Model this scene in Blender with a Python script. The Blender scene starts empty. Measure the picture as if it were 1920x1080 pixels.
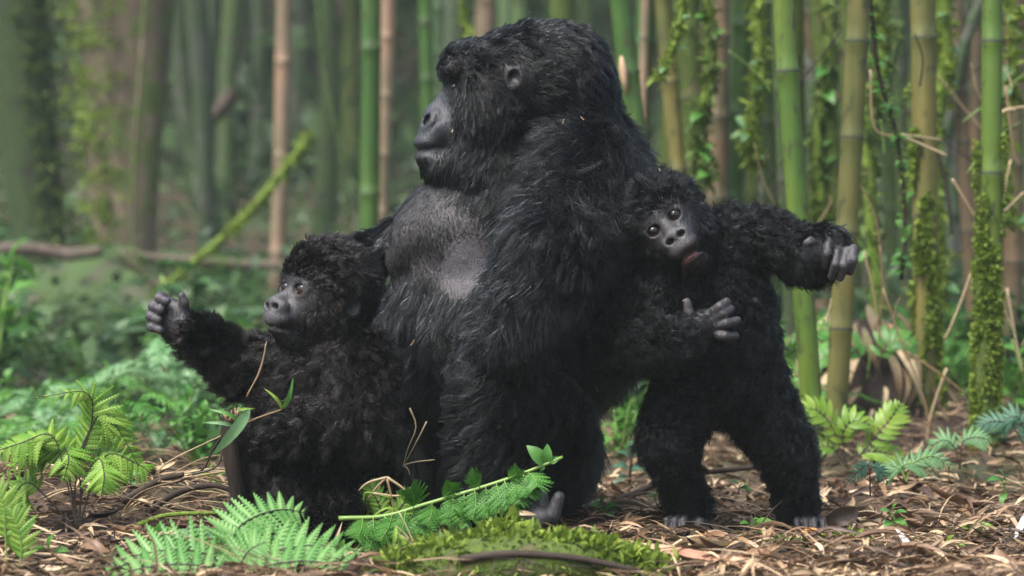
import bpy, bmesh, math, random
import numpy as np
from mathutils import Vector, Matrix, Euler, Quaternion, kdtree

random.seed(7)
RNG = np.random.default_rng(11)
sc = bpy.context.scene
COL = sc.collection

# ------------------------------------------------------------------ camera
CAM_Y, CAM_Z, FPX = -6.0, 0.67, 4800.0
PITCH = math.atan(90 / FPX)
cam_d = bpy.data.cameras.new('camera')
cam_d.lens = 90.0
cam_d.sensor_width = 36.0
cam_d.clip_start = 0.05
cam_d.clip_end = 500.0
cam_d.dof.use_dof = True
cam_d.dof.focus_distance = 5.72
cam_d.dof.aperture_fstop = 2.6
cam = bpy.data.objects.new('camera', cam_d)
COL.objects.link(cam)
cam.location = (0, CAM_Y, CAM_Z)
cam.rotation_euler = (math.pi / 2 - PITCH, 0, 0)
sc.camera = cam

# ------------------------------------------------------------------ sky and sun (bright mist, soft light)
SUN_EL, SUN_AZ = math.radians(60), math.radians(226)      # azimuth clockwise from north (+Y)
world = bpy.data.worlds.new('World')
sc.world = world
world.use_nodes = True
wn = world.node_tree.nodes
sky = wn.new('ShaderNodeTexSky')
sky.sky_type = 'NISHITA'
sky.sun_disc = False
sky.sun_elevation = SUN_EL
sky.sun_rotation = SUN_AZ
sky.air_density = 1.0
sky.dust_density = 5.0
sky.ozone_density = 1.0
wn['Background'].inputs['Strength'].default_value = 0.095
world.node_tree.links.new(sky.outputs[0], wn['Background'].inputs['Color'])
sun_d = bpy.data.lights.new('sun', 'SUN')
sun_d.energy = 1.35
sun_d.angle = math.radians(24)
sun_d.color = (1.0, 0.995, 0.985)
sun = bpy.data.objects.new('sun', sun_d)
COL.objects.link(sun)
sdir = Vector((math.sin(SUN_AZ) * math.cos(SUN_EL), math.cos(SUN_AZ) * math.cos(SUN_EL), math.sin(SUN_EL)))
sun.rotation_euler = sdir.to_track_quat('Z', 'Y').to_euler()
sun.location = sdir * 30

vs = sc.view_settings
vs.view_transform = 'Standard'
vs.look = 'None'
vs.exposure = 1.88
vs.gamma = 1.0
vs.use_curve_mapping = False
sc.cycles.use_denoising = True
sc.cycles.use_adaptive_sampling = False
sc.cycles.denoising_prefilter = 'NONE'
sc.cycles.max_bounces = 8
sc.cycles.diffuse_bounces = 3
sc.cycles.glossy_bounces = 3
sc.cycles.transmission_bounces = 4
sc.cycles.volume_bounces = 1
sc.cycles.transparent_max_bounces = 8
sc.cycles.caustics_reflective = False
sc.cycles.caustics_refractive = False
sc.cycles.sample_clamp_indirect = 4.0

# ------------------------------------------------------------------ helpers
CF = Vector((0, math.cos(PITCH), -math.sin(PITCH)))
CU = Vector((0, math.sin(PITCH), math.cos(PITCH)))


def P(px, py, y=0.0):
    """Point of the place seen at photograph pixel (px, py), standing at world depth y."""
    d = CF + Vector((1, 0, 0)) * ((px - 960) / FPX) + CU * ((540 - py) / FPX)
    t = (y - CAM_Y) / d.y
    return Vector((t * d.x, y, CAM_Z + t * d.z))


def S(px, y=0.0):
    """Length in metres of px photograph pixels at depth y."""
    return px * (y - CAM_Y) / FPX


def smooth01(a, b, x):
    t = np.clip((x - a) / (b - a), 0, 1)
    return t * t * (3 - 2 * t)


def tag(o, label=None, cat=None, group=None, kind=None):
    if label: o['label'] = label
    if cat: o['category'] = cat
    if group: o['group'] = group
    if kind: o['kind'] = kind
    return o


def link(o, parent=None):
    COL.objects.link(o)
    if parent is not None:
        o.parent = parent
    return o


def empty(name, loc=(0, 0, 0)):
    o = bpy.data.objects.new(name, None)
    o.location = loc
    o.empty_display_size = 0.1
    return link(o)


def mesh_np(name, V, F, smooth=True):
    """Mesh from an (n,3) array and an (m,k) array of equal-sided faces, or a list of mixed faces."""
    me = bpy.data.meshes.new(name)
    if isinstance(F, np.ndarray):
        n, k = F.shape
        me.vertices.add(len(V))
        me.vertices.foreach_set('co', np.asarray(V, np.float32).ravel())
        me.loops.add(n * k)
        me.loops.foreach_set('vertex_index', F.astype(np.int32).ravel())
        me.polygons.add(n)
        me.polygons.foreach_set('loop_start', np.arange(0, n * k, k, dtype=np.int32))
        me.polygons.foreach_set('loop_total', np.full(n, k, np.int32))
        me.update(calc_edges=True)
    else:
        me.from_pydata([tuple(v) for v in V], [], F)
    if smooth:
        me.polygons.foreach_set('use_smooth', np.ones(len(me.polygons), bool))
    me.update()
    return me


def mobj(name, me, mat=None, parent=None, loc=None):
    o = bpy.data.objects.new(name, me)
    if mat is not None and not me.materials:
        me.materials.append(mat)
    if loc is not None:
        o.location = loc
    return link(o, parent)


def catmull(pts, n):
    """Smooth polyline of n points through pts (any dimension)."""
    p = np.asarray(pts, float)
    if len(p) == 2:
        t = np.linspace(0, 1, n)[:, None]
        return p[0] * (1 - t) + p[1] * t
    q = np.vstack([2 * p[0] - p[1], p, 2 * p[-1] - p[-2]])
    u = np.linspace(0, len(p) - 1 - 1e-6, n)
    i = u.astype(int)
    t = (u - i)[:, None]
    a, b, c, d = q[i], q[i + 1], q[i + 2], q[i + 3]
    return 0.5 * (2 * b + (c - a) * t + (2 * a - 5 * b + 4 * c - d) * t ** 2 + (3 * b - a - 3 * c + d) * t ** 3)


def tube_data(path, rad, sides=10, cap=True, wob=0.0, seed=0):
    """Vertices and quad faces of a tube round a polyline with a radius per point."""
    p = np.asarray(path, float)
    n = len(p)
    rad = np.broadcast_to(np.asarray(rad, float), (n,))
    tan = np.gradient(p, axis=0)
    tan /= np.linalg.norm(tan, axis=1)[:, None] + 1e-12
    ref = np.array([0.0, 1.0, 0.0]) if abs(tan[:, 1]).mean() < 0.8 else np.array([1.0, 0, 0])
    e1 = np.cross(tan, ref); e1 /= np.linalg.norm(e1, axis=1)[:, None] + 1e-12
    e2 = np.cross(tan, e1)
    a = np.linspace(0, 2 * math.pi, sides, endpoint=False)
    r = rad[:, None] * np.ones(sides)
    if wob:
        rg = np.random.default_rng(seed)
        ph = rg.uniform(0, 6.28, 6)
        tt = np.linspace(0, 1, n)[:, None] * n * 0.35
        r = r * (1 + wob * (np.sin(2 * a + ph[0] + tt * .5) * .5 + np.sin(3 * a + ph[1] - tt * .7) * .35 + np.sin(tt * 1.7 + ph[2] + a) * .35 + np.sin(5 * a + ph[3] + tt * 1.3) * .2))
    V = p[:, None, :] + r[..., None] * (np.cos(a)[None, :, None] * e1[:, None, :] + np.sin(a)[None, :, None] * e2[:, None, :])
    V = V.reshape(-1, 3)
    i = np.arange(n - 1)[:, None] * sides
    j = np.arange(sides)[None, :]
    j2 = (j + 1) % sides
    F = np.stack([i + j, i + j2, i + sides + j2, i + sides + j], -1).reshape(-1, 4)
    if cap:
        c0, c1 = len(V), len(V) + 1
        V = np.vstack([V, p[0], p[-1]])
        jj = np.arange(sides); kk = (jj + 1) % sides
        L = (n - 1) * sides
        F = np.vstack([F, np.stack([kk, jj, np.full(sides, c0), np.full(sides, c0)], -1), np.stack([L + jj, L + kk, np.full(sides, c1), np.full(sides, c1)], -1)])
    return V, F


def tri_fix(F):
    return [tuple(dict.fromkeys(map(int, f))) for f in F]


def tube(name, path, rad, mat, parent=None, sides=10, wob=0.0, seed=0):
    V, F = tube_data(path, rad, sides, True, wob, seed)
    return mobj(name, mesh_np(name, V, tri_fix(F)), mat, parent)


class MB:
    """Collects loose pieces into one mesh."""
    def __init__(self):
        self.V, self.F, self.n = [], [], 0

    def add(self, V, F):
        V = np.asarray(V, float)
        for f in F:
            self.F.append(tuple(int(i) + self.n for i in dict.fromkeys(f)))
        self.V.append(V)
        self.n += len(V)

    def tube(self, path, rad, sides=6, wob=0.0, seed=0):
        self.add(*tube_data(path, rad, sides, True, wob, seed))

    def build(self, name, mat, parent=None, smooth=True):
        return mobj(name, mesh_np(name, np.vstack(self.V), self.F, smooth), mat, parent)


# ------------------------------------------------------------------ materials
class NT:
    def __init__(self, name):
        self.m = bpy.data.materials.new(name)
        self.m.use_nodes = True
        self.t = self.m.node_tree
        self.b = self.t.nodes['Principled BSDF']
        self.out = self.t.nodes['Material Output']

    def n(self, typ, **kw):
        nd = self.t.nodes.new('ShaderNode' + typ)
        for k, v in kw.items():
            if k.startswith('in_'):
                nd.inputs[k[3:].replace('_', ' ')].default_value = v
            else:
                setattr(nd, k, v)
        return nd

    def l(self, a, b):
        self.t.links.new(a, b)

    def coord(self, kind='Object', scale=(1, 1, 1)):
        tc = self.n('TexCoord')
        mp = self.n('Mapping')
        mp.inputs['Scale'].default_value = scale
        self.l(tc.outputs[kind], mp.inputs['Vector'])
        return mp.outputs[0]

    def noise(self, vec, scale, detail=4.0, rough=0.55):
        nd = self.n('TexNoise')
        nd.inputs['Scale'].default_value = scale
        nd.inputs['Detail'].default_value = detail
        nd.inputs['Roughness'].default_value = rough
        if vec is not None:
            self.l(vec, nd.inputs['Vector'])
        return nd.outputs['Fac']

    def ramp(self, fac, stops, interp='LINEAR'):
        nd = self.n('ValToRGB')
        cr = nd.color_ramp
        cr.interpolation = interp
        while len(cr.elements) < len(stops):
            cr.elements.new(0.5)
        for e, (p, c) in zip(cr.elements, stops):
            e.position = p
            e.color = tuple(c) + (1.0,) if len(c) == 3 else c
        self.l(fac, nd.inputs[0])
        return nd.outputs[0]

    def mix(self, fac, a, b, blend='MIX'):
        nd = self.n('Mix', data_type='RGBA', blend_type=blend)
        for s, v in ((nd.inputs[0], fac), (nd.inputs[6], a), (nd.inputs[7], b)):
            if hasattr(v, 'links'):
                self.l(v, s)
            elif isinstance(v, (int, float)):
                s.default_value = v
            else:
                s.default_value = tuple(v) + (1.0,)
        return nd.outputs[2]

    def math(self, op, a, b=0.0, clamp=False):
        nd = self.n('Math', operation=op, use_clamp=clamp)
        for s, v in ((nd.inputs[0], a), (nd.inputs[1], b)):
            if hasattr(v, 'links'):
                self.l(v, s)
            else:
                s.default_value = v
        return nd.outputs[0]

    def bump(self, h, strength=0.3, dist=0.01):
        nd = self.n('Bump')
        nd.inputs['Strength'].default_value = strength
        nd.inputs['Distance'].default_value = dist
        self.l(h, nd.inputs['Height'])
        self.l(nd.outputs[0], self.b.inputs['Normal'])

    def base(self, c, rough=0.6, spec=0.5):
        if hasattr(c, 'links'):
            self.l(c, self.b.inputs['Base Color'])
        else:
            self.b.inputs['Base Color'].default_value = tuple(c) + (1.0,)
        self.b.inputs['Roughness'].default_value = rough
        self.b.inputs['Specular IOR Level'].default_value = spec
        return self

# ------------------------------------------------------------------ materials of the place
def leaf_mat(name, c1, c2, src='object', trans=0.35, rough=0.45, c3=None):
    m = NT(name)
    if src == 'object':
        r = m.n('ObjectInfo').outputs['Random']
    else:
        r = m.n('NewGeometry').outputs['Random Per Island']
    stops = [(0.0, c1), (1.0, c2)] if c3 is None else [(0.0, c1), (0.6, c2), (1.0, c3)]
    c = m.ramp(r, stops)
    co = m.coord('Object')
    nz = m.noise(co, 22, 3)
    c = m.mix(0.6, c, m.ramp(nz, [(0.3, (.72, .72, .7)), (0.7, (1.2, 1.15, 1.1))]), 'MULTIPLY')
    m.base(c, rough, 0.45)
    tr = m.n('BsdfTranslucent')
    m.l(c, tr.inputs['Color'])
    mx = m.n('MixShader')
    mx.inputs[0].default_value = trans
    m.l(m.b.outputs[0], mx.inputs[1]); m.l(tr.outputs[0], mx.inputs[2])
    m.l(mx.outputs[0], m.out.inputs['Surface'])
    return m.m


def wood_mat(name, c1, c2, moss=None, amount=0.5, streak=1.0, scale=14, rough=0.8, bump=.5):
    """Bark or stalk: lengthwise streaks, and moss patches of their own shape."""
    m = NT(name)
    co = m.coord('Object', (1, 1, 0.12 if streak else 1))
    n1 = m.noise(co, scale, 6, .62)
    c = m.ramp(n1, [(0.32, c1), (0.68, c2)])
    c2_ = m.coord('Object')
    n2 = m.noise(c2_, 7, 5, .6)
    n3 = m.noise(c2_, 70, 3, .6)
    h = n1
    if moss is not None:
        mk = m.ramp(m.math('ADD', n2, m.math('MULTIPLY', m.math('SUBTRACT', n3, .5), .35)), [(0.62 - .34 * amount, (0, 0, 0)), (0.70 - .34 * amount, (1, 1, 1))])
        mc = m.ramp(n3, [(0.3, tuple(x * .45 for x in moss)), (0.7, moss)])
        c = m.mix(mk, c, mc)
        h = m.math('ADD', n1, m.math('MULTIPLY', m.math('MULTIPLY', mk, n3), 1.5))
    m.base(c, rough, 0.25)
    m.bump(h, bump, 0.012)
    return m.m


def culm_mat(name, c1, c2, spot=(.05, .045, .02), amount=0.35, rough=0.38):
    m = NT(name)
    co = m.coord('Object', (1, 1, .06))
    n1 = m.noise(co, 26, 5, .6)
    c = m.ramp(n1, [(0.3, c1), (0.7, c2)])
    co2 = m.coord('Object')
    big = m.noise(co2, 2.6, 3, .5)
    c = m.mix(0.9, c, m.ramp(big, [(0.3, (.55, .72, .6)), (0.5, (1, 1, 1)), (0.7, (1.35, 1.1, 1.0))]), 'MULTIPLY')
    st = m.noise(m.coord('Object', (1, 1, .4)), 30, 5, .65)
    mk = m.ramp(st, [(0.70 - .22 * amount, (0, 0, 0)), (0.78 - .2 * amount, (1, 1, 1))])
    c = m.mix(mk, c, spot)
    m.base(c, rough, 0.4)
    m.bump(m.math('ADD', n1, m.math('MULTIPLY', st, .5)), .12, .004)
    return m.m


M = {}
M['green'] = culm_mat('culm_green', (.030, .085, .014), (.062, .130, .025), amount=.65)
M['bright'] = culm_mat('culm_bright', (.055, .115, .014), (.105, .165, .028), (.045, .05, .02), amount=.7)
M['pale'] = culm_mat('culm_pale_green', (.050, .105, .038), (.090, .150, .060), amount=.4)
M['olive'] = culm_mat('culm_olive', (.085, .090, .020), (.155, .145, .040), (.05, .055, .02), amount=.7, rough=.5)
M['tan'] = culm_mat('culm_tan', (.180, .120, .075), (.280, .200, .130), (.16, .09, .05), amount=.3, rough=.6)
M['brown'] = culm_mat('culm_brown', (.085, .062, .035), (.150, .110, .060), (.05, .06, .02), amount=.6, rough=.75)
M['mossy'] = wood_mat('culm_mossy', (.060, .060, .025), (.110, .100, .045), (.085, .130, .022), .75, scale=18)
M['darkmoss'] = wood_mat('trunk_dark_mossy', (.040, .046, .030), (.080, .080, .052), (.070, .120, .036), .7)
M['grey'] = wood_mat('trunk_grey', (.065, .072, .055), (.125, .130, .100), (.080, .125, .058), .6)
M['darkbark'] = wood_mat('bark_dark_green', (.018, .024, .015), (.042, .046, .030), (.045, .078, .024), .75)
M['bark'] = wood_mat('bark_with_moss', (.075, .058, .040), (.200, .158, .110), (.120, .165, .045), .45, scale=10)
M['node'] = NT('culm_node').base((.035, .045, .022), .7).m
M['branch'] = wood_mat('dead_branch', (.065, .050, .038), (.130, .100, .080), (.08, .11, .03), .25, streak=0)
M['mossbranch'] = wood_mat('mossy_branch', (.07, .075, .025), (.10, .09, .04), (.150, .230, .030), .85, streak=0)
M['twig'] = wood_mat('dark_twig', (.022, .016, .012), (.055, .040, .030), streak=0)
M['stump'] = wood_mat('rotten_stump', (.006, .0045, .004), (.030, .020, .014), streak=1, scale=34, bump=1.0)
M['straw'] = leaf_mat('straw', (.22, .14, .065), (.50, .40, .24), trans=.1, rough=.6)
M['strip'] = wood_mat('split_bamboo', (.27, .13, .085), (.52, .38, .24), streak=0, scale=9)
M['leaf'] = leaf_mat('leaf_fresh', (.055, .190, .030), (.110, .290, .045))
M['leafstem'] = leaf_mat('leaf_deep_fresh', (.035, .160, .012), (.075, .240, .022))
M['leafdark'] = leaf_mat('leaf_dark', (.030, .095, .030), (.060, .150, .040))
M['leafpale'] = leaf_mat('leaf_pale', (.130, .290, .110), (.200, .360, .170))
M['leafblue'] = leaf_mat('leaf_bluegreen', (.060, .170, .100), (.090, .220, .130))
M['leafyellow'] = leaf_mat('leaf_yellowgreen', (.130, .270, .020), (.230, .360, .040))
M['fernpale'] = leaf_mat('fern_pale', (.120, .320, .075), (.230, .440, .140), trans=.4)
M['fern'] = leaf_mat('fern_green', (.130, .300, .030), (.260, .430, .060))
M['fernstem'] = NT('fern_stem').base((.030, .022, .014), .5).m
M['greenstem'] = NT('green_stem').base((.150, .260, .050), .45).m
M['under'] = leaf_mat('undergrowth_leaf', (.025, .062, .026), (.065, .125, .045), 'island', c3=(.130, .210, .080))
M['crown'] = leaf_mat('crown_leaf', (.040, .095, .032), (.090, .165, .060), 'island')
M['litter'] = leaf_mat('litter', (.022, .013, .009), (.165, .098, .050), 'island', trans=.12, rough=.6, c3=(.540, .410, .250))
M['deadleaf'] = leaf_mat('dead_leaf', (.045, .024, .018), (.240, .140, .070), 'object', trans=.12, rough=.5, c3=(.600, .480, .320))
M['moss'] = leaf_mat('moss_blade', (.080, .140, .014), (.180, .270, .026), 'island', trans=.3, rough=.7, c3=(.240, .330, .040))
M['mossdark'] = leaf_mat('moss_blade_dark', (.040, .080, .012), (.090, .150, .022), 'island', trans=.3, rough=.7, c3=(.160, .220, .040))

fm = NT('forest_soil')
_c = fm.coord('Object')
_n = fm.noise(_c, 9, 8, .65)
_n2 = fm.noise(_c, 80, 4, .6)
_far = fm.noise(_c, .8, 4, .6)
_col = fm.ramp(_n, [(0.3, (.020, .013, .009)), (0.5, (.055, .036, .022)), (0.7, (.110, .074, .044))])
_col = fm.mix(fm.ramp(_far, [(0.45, (0, 0, 0)), (0.62, (1, 1, 1))]), _col, (.040, .055, .022))
fm.base(fm.mix(.5, _col, fm.ramp(_n2, [(0.3, (.5, .5, .5)), (0.7, (1.3, 1.3, 1.3))]), 'MULTIPLY'), .85, .3)
fm.bump(fm.math('ADD', _n, _n2), .6, .02)
M['soil'] = fm.m


# ------------------------------------------------------------------ ground
def vnoise(x, y, s=0):
    return (np.sin(x * 2.1 + y * 1.3 + s) + np.sin(x * 3.7 - y * 2.9 + 1.7 * s + 2) * .6 + np.sin(-x * 6.1 + y * 7.3 + .6 * s) * .35 + np.sin(x * 13.7 + y * 11.9 + s) * .2) / 2.15


FEET = [(.383, -.29), (.665, -.21), (.045, -.36)]        # level places where the animals put their feet


def gz(x, y):
    x = np.asarray(x, float); y = np.asarray(y, float)
    z = .026 * vnoise(x * 2.2, y * 2.2, 1) + .010 * vnoise(x * 9, y * 9, 4)
    for fx, fy in FEET:
        z = z * (1 - np.exp(-((x - fx) ** 2 + (y - fy) ** 2) / .008))
    z = z + .115 * np.exp(-((x + 1.02) / .42) ** 2 - ((y - .12) / .42) ** 2)
    z = z + .060 * np.exp(-((x + .45) / .30) ** 2 - ((y + .55) / .22) ** 2) * 0
    z = z + .085 * smooth01(.5, 1.5, y) * smooth01(.5, 1.3, x) + .04 * smooth01(1.5, 4, y) * smooth01(.4, 1.2, x)
    z = z + .30 * smooth01(5, 12, y) * (1 + .5 * vnoise(x * .4, y * .4, 3))
    z = z + np.clip(y - 12, 0, None) * .16 + np.clip(y - 24, 0, None) * .55
    z = z + np.clip(np.abs(x) - 9, 0, None) * .35 * smooth01(-4, 8, y)
    return z


def axis(dense0, dense1, step, lo, hi, grow=1.18):
    a = list(np.arange(dense0, dense1, step))
    s = step
    while a[-1] < hi:
        s *= grow; a.append(a[-1] + s)
    s = step
    while a[0] > lo:
        s *= grow; a.insert(0, a[0] - s)
    return np.array(a)


gx, gy = axis(-1.9, 1.9, .025, -22, 22), axis(-1.4, 2.2, .025, -12, 36)
GX, GY = np.meshgrid(gx, gy, indexing='ij')
GZ = gz(GX, GY)
rough = (np.abs(GX) < 2.4) & (GY < 4)
GZ = GZ + RNG.normal(0, .004, GZ.shape) * rough
gi = np.arange(GX.size).reshape(GX.shape)
floor = mobj('forest_floor', mesh_np('forest_floor', np.stack([GX, GY, GZ], -1).reshape(-1, 3),
             np.stack([gi[:-1, :-1], gi[1:, :-1], gi[1:, 1:], gi[:-1, 1:]], -1).reshape(-1, 4)), M['soil'])
tag(floor, 'brown forest floor of soil and fallen bamboo leaves', None, None, 'structure')


# ------------------------------------------------------------------ leaves: shared meshes
def leaf_mesh(name, w=0.22, n=7, curl=0.15, fold=0.12, twist=0.0, tip=1.0):
    """Pointed leaf along +X, unit length, with a folded midrib."""
    V, F = [], []
    for i in range(n + 1):
        t = i / n
        ww = w * (math.sin(math.pi * min(1, t ** .75)) ** .8 if 0 < t < 1 else 0) * (1 - .15 * t * tip)
        z = curl * math.sin(t * math.pi * .9) - curl * t * t * 1.3
        a = twist * t
        for s in (-1, 0, 1):
            y, zz = s * ww, abs(s) * ww * fold * 3
            V.append((t, y * math.cos(a) - zz * math.sin(a), z + y * math.sin(a) + zz * math.cos(a)))
    for i in range(n):
        for j in (0, 1):
            a = i * 3 + j
            F.append((a, a + 3, a + 4, a + 1))
    return mesh_np(name, np.array(V), F)


def pinna_mesh(name, n=8, w=0.20, droop=.16, lobe=.62):
    """One fern pinna along +X: midrib with toothed lobes on both sides, each lobe tilted."""
    V, F = [], []
    u = 1 / n

    def add(x, y, z=0.0):
        V.append((x, y, -droop * x * x - abs(y) * .35 + z))
        return len(V) - 1
    e = lambda t: w * (max(0, 1 - t) ** .75) * (.7 + .3 * min(1, t * 5))
    for s in (-1, 1):
        for i in range(n):
            x0, x1 = i * u, (i + 1) * u
            m = e(x0 + u * .4)
            poly = (add(x0, 0), add(x1, 0), add(x1, s * m * (1 - lobe)), add(x0 + u * 1.12, s * m * .80, .03), add(x0 + u * .92, s * m, .035), add(x0 + u * .42, s * m * .92, -.02), add(x0 + u * .12, s * m * .6, -.03), add(x0, s * m * (1 - lobe)))
            F.append(poly if s > 0 else poly[::-1])
    return mesh_np(name, np.array(V), F, False)


PINNA = pinna_mesh('pinna')
PINNA_LACE = pinna_mesh('pinna', n=10, w=.17, lobe=.75, droop=.22)
PINNA_SMALL = pinna_mesh('pinna', n=6, w=.20, lobe=.72)
PINNA_ENTIRE = leaf_mesh('pinna', .16, 5, .1, .05)
LEAF_OVATE = leaf_mesh('leaf', .30, 7, .12, .10)
LEAF_LANCE = leaf_mesh('leaf', .075, 8, .22, .12)
DEAD = [leaf_mesh('dead_leaf', .075, 6, .10, .3, .6), leaf_mesh('dead_leaf', .055, 6, .22, .2, -.9), leaf_mesh('dead_leaf', .11, 6, -.12, .35, .9),
        leaf_mesh('dead_leaf', .28, 6, .20, .25, .4), leaf_mesh('dead_leaf', .34, 6, -.22, .15, -.5)]


def mesh_arrays(me):
    V = np.empty(len(me.vertices) * 3, np.float32); me.vertices.foreach_get('co', V)
    return V.reshape(-1, 3).astype(float), [tuple(p.vertices) for p in me.polygons]


_cache = {}


def variant(me, mat):
    """Shared copy of a mesh carrying another material."""
    k = (me.name, mat.name)
    if k not in _cache:
        c = me.copy(); c.materials.clear(); c.materials.append(mat)
        _cache[k] = c
    return _cache[k]


def frame(x, z):
    x = Vector(x).normalized(); z = Vector(z)
    y = z.cross(x)
    if y.length < 1e-5:
        y = Vector((0, 1, 0)).cross(x)
    y.normalize(); z = x.cross(y)
    return Matrix((x, y, z)).transposed()


def put(name, me, parent, loc, rot, scale, base=None):
    o = bpy.data.objects.new(name, me)
    link(o, parent)
    m = Matrix.LocRotScale(Vector(loc), rot.to_quaternion() if isinstance(rot, Matrix) else rot, Vector(scale) if not isinstance(scale, (int, float)) else Vector((scale,) * 3))
    o.matrix_local = m if base is None else base.inverted() @ m
    return o


def frond(parent, pts, maxlen, pairs, pmat, smat, me=None, up=(0, -.55, .85), start=.25, join=False, rs=.0022, seed=0, droop=.12, angle=62, profile=None, name='frond', detail=None):
    """A fern frond along world points: a rachis with pinnae in pairs (separate objects, or joined when far)."""
    rg = random.Random(seed)
    me = me or PINNA
    path = catmull([tuple(p) for p in pts], 26)
    up = Vector(up)
    rad = np.linspace(rs, rs * .35, len(path))
    mb = MB()
    mb.tube(path, rad, 5)
    if join:
        pv, pf = mesh_arrays(me)
    items = []
    for i in range(pairs):
        t = start + (1 - start) * (i + .3) / pairs
        u = t * (len(path) - 1); j = min(int(u), len(path) - 2)
        p = Vector(path[j]).lerp(Vector(path[j + 1]), u - j)
        tan = (Vector(path[min(j + 2, len(path) - 1)]) - Vector(path[max(j - 1, 0)])).normalized()
        side = tan.cross(up).normalized()
        q = (t - start) / (1 - start)
        pr = profile(q) if profile else (math.sin(math.pi * min(1, .22 + .78 * q)) ** .8)
        L = maxlen * max(.06, pr) * rg.uniform(.9, 1.06)
        for s in (-1, 1):
            a = math.radians(angle - 22 * q + rg.uniform(-5, 5))
            d = tan * math.cos(a) + side * s * math.sin(a)
            nrm = side.cross(tan) if side.cross(tan).dot(up) > 0 else tan.cross(side)
            d = (d - nrm * droop * rg.uniform(.3, 1.6)).normalized()
            R = frame(d, nrm + Vector((rg.uniform(-.2, .2), rg.uniform(-.2, .2), 0)))
            items.append((p, R, L))
    if join:
        for p, R, L in items:
            Rm = np.array(R)
            mb.add((pv * L) @ Rm.T + np.array(p), pf)
        return mb.build(name, pmat, parent, False)
    fr = mb.build(name, smat, parent)
    mm = variant(me, pmat)
    for p, R, L in items:
        put('pinna', mm, fr, p, R, L)
    return fr


def rebase(root):
    """Children were built in world space: keep them there after the empty has its place."""
    inv = Matrix.Translation(root.location).inverted()
    for c in root.children:
        c.matrix_parent_inverse = inv
    return root


def copy_tree(o, parent=None):
    c = o.copy(); COL.objects.link(c); c.parent = parent
    for ch in o.children:
        k = copy_tree(ch, c)
        k.matrix_parent_inverse = ch.matrix_parent_inverse.copy()
    return c


def tufts(name, Pts, Nrm, n, size, mat, parent, seed=0, spread=.6, wid=.16):
    """Short moss blades standing on given points: one part."""
    rg = np.random.default_rng(seed)
    k = rg.integers(0, len(Pts), n)
    p = Pts[k] + rg.normal(0, size * .15, (n, 3))
    d = Nrm[k] + rg.normal(0, spread, (n, 3)); d /= np.linalg.norm(d, axis=1)[:, None]
    sd = np.cross(d, rg.normal(size=(n, 3))); sd /= np.linalg.norm(sd, axis=1)[:, None]
    L = size * rg.uniform(.4, 1.25, n)[:, None]
    base = p - d * size * .15
    mid = base + d * L * .55 + rg.normal(0, size * .08, (n, 3))
    tip = base + d * L + np.array([0, 0, -1]) * L * .15
    w = L * wid
    V = np.stack([base - sd * w * .6, base + sd * w * .6, mid - sd * w, mid + sd * w, tip], 1).reshape(-1, 3)
    o = np.arange(n)[:, None] * 5
    F = np.vstack([o + np.array([0, 1, 3]), o + np.array([0, 3, 2]), o + np.array([2, 3, 4])])
    ob = mobj(name, mesh_np(name, V, F, False), mat, parent)
    ob['kind'] = 'stuff'
    return ob


# ------------------------------------------------------------------ bamboo culms and trunks
def image_line(x0, y0, x1, y1, depth, ztop, sag=0.0):
    """A stem that passes both picture points at that depth, carried down to the ground and up to ztop."""
    a, b = np.array(P(x0, y0, depth)), np.array(P(x1, y1, depth))
    if a[2] < b[2]:
        a, b = b, a
    sl = (a[0] - b[0]) / (a[2] - b[2])
    zb = float(gz(b[0] + sl * (0 - b[2]), depth)) - .05
    f = lambda z: np.array([b[0] + sl * (z - b[2]), depth + sag * (z - 1) * .03, z])
    return f, zb


def culm(x0, y0, x1, y1, depth, wpx, mat, label, nodes=None, name='bamboo_culm', gap=None, group=None, ztop=4.2, seed=0, side=14):
    f, zb = image_line(x0, y0, x1, y1, depth, ztop)
    rg = random.Random(seed * 13 + int(x0))
    r = S(wpx, depth) / 2
    if nodes is None:
        gap = gap or rg.uniform(.26, .36)
        zs = list(np.arange(zb + rg.uniform(.1, gap), ztop, gap))
    else:
        zs = [P(x0, n, depth)[2] for n in nodes]
        g = gap or (abs(zs[0] - zs[1]) if len(zs) > 1 else .32)
        lo, hi = min(zs), max(zs)
        while lo - g > zb + .03:
            lo -= g; zs.append(lo)
        while hi + g < ztop:
            hi += g; zs.append(hi)
    zs = sorted(zs)
    zz, rr = [zb], [r * 1.05]
    for z in zs:
        for dz, m in ((-.06, 1.0), (-.010, 1.03), (-.004, 1.09), (0, 1.02), (.006, 1.08), (.014, .98), (.06, 1.0)):
            if z + dz > zz[-1]:
                zz.append(z + dz); rr.append(r * m * (1.03 - .05 * (z - zb) / ztop))
    zz.append(ztop); rr.append(r * .95)
    base = f(zb)
    root = empty(name, base)
    V, F = tube_data([f(z) + np.array([.006 * math.sin(z * 2.3 + x0), .006 * math.cos(z * 1.9 + x0), 0]) for z in zz], rr, side)
    mobj('stem', mesh_np('stem', V, tri_fix(F)), mat, root)
    for z in zs:
        if z > P(0, -160, depth)[2]:
            continue
        c = f(z) + np.array([.006 * math.sin(z * 2.3 + x0), .006 * math.cos(z * 1.9 + x0), 0])
        up = f(z + .01) - f(z - .01); up /= np.linalg.norm(up)
        V, F = tube_data([c - up * .0062, c - up * .0030, c + up * .0030, c + up * .0064], [r * 1.075, r * 1.125, r * 1.125, r * 1.06], side, cap=False)
        mobj('node_ring', mesh_np('node_ring', V, F), M['node'], root)
    rebase(root)
    tag(root, label, 'bamboo', group)
    return root, f, zb, r


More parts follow.
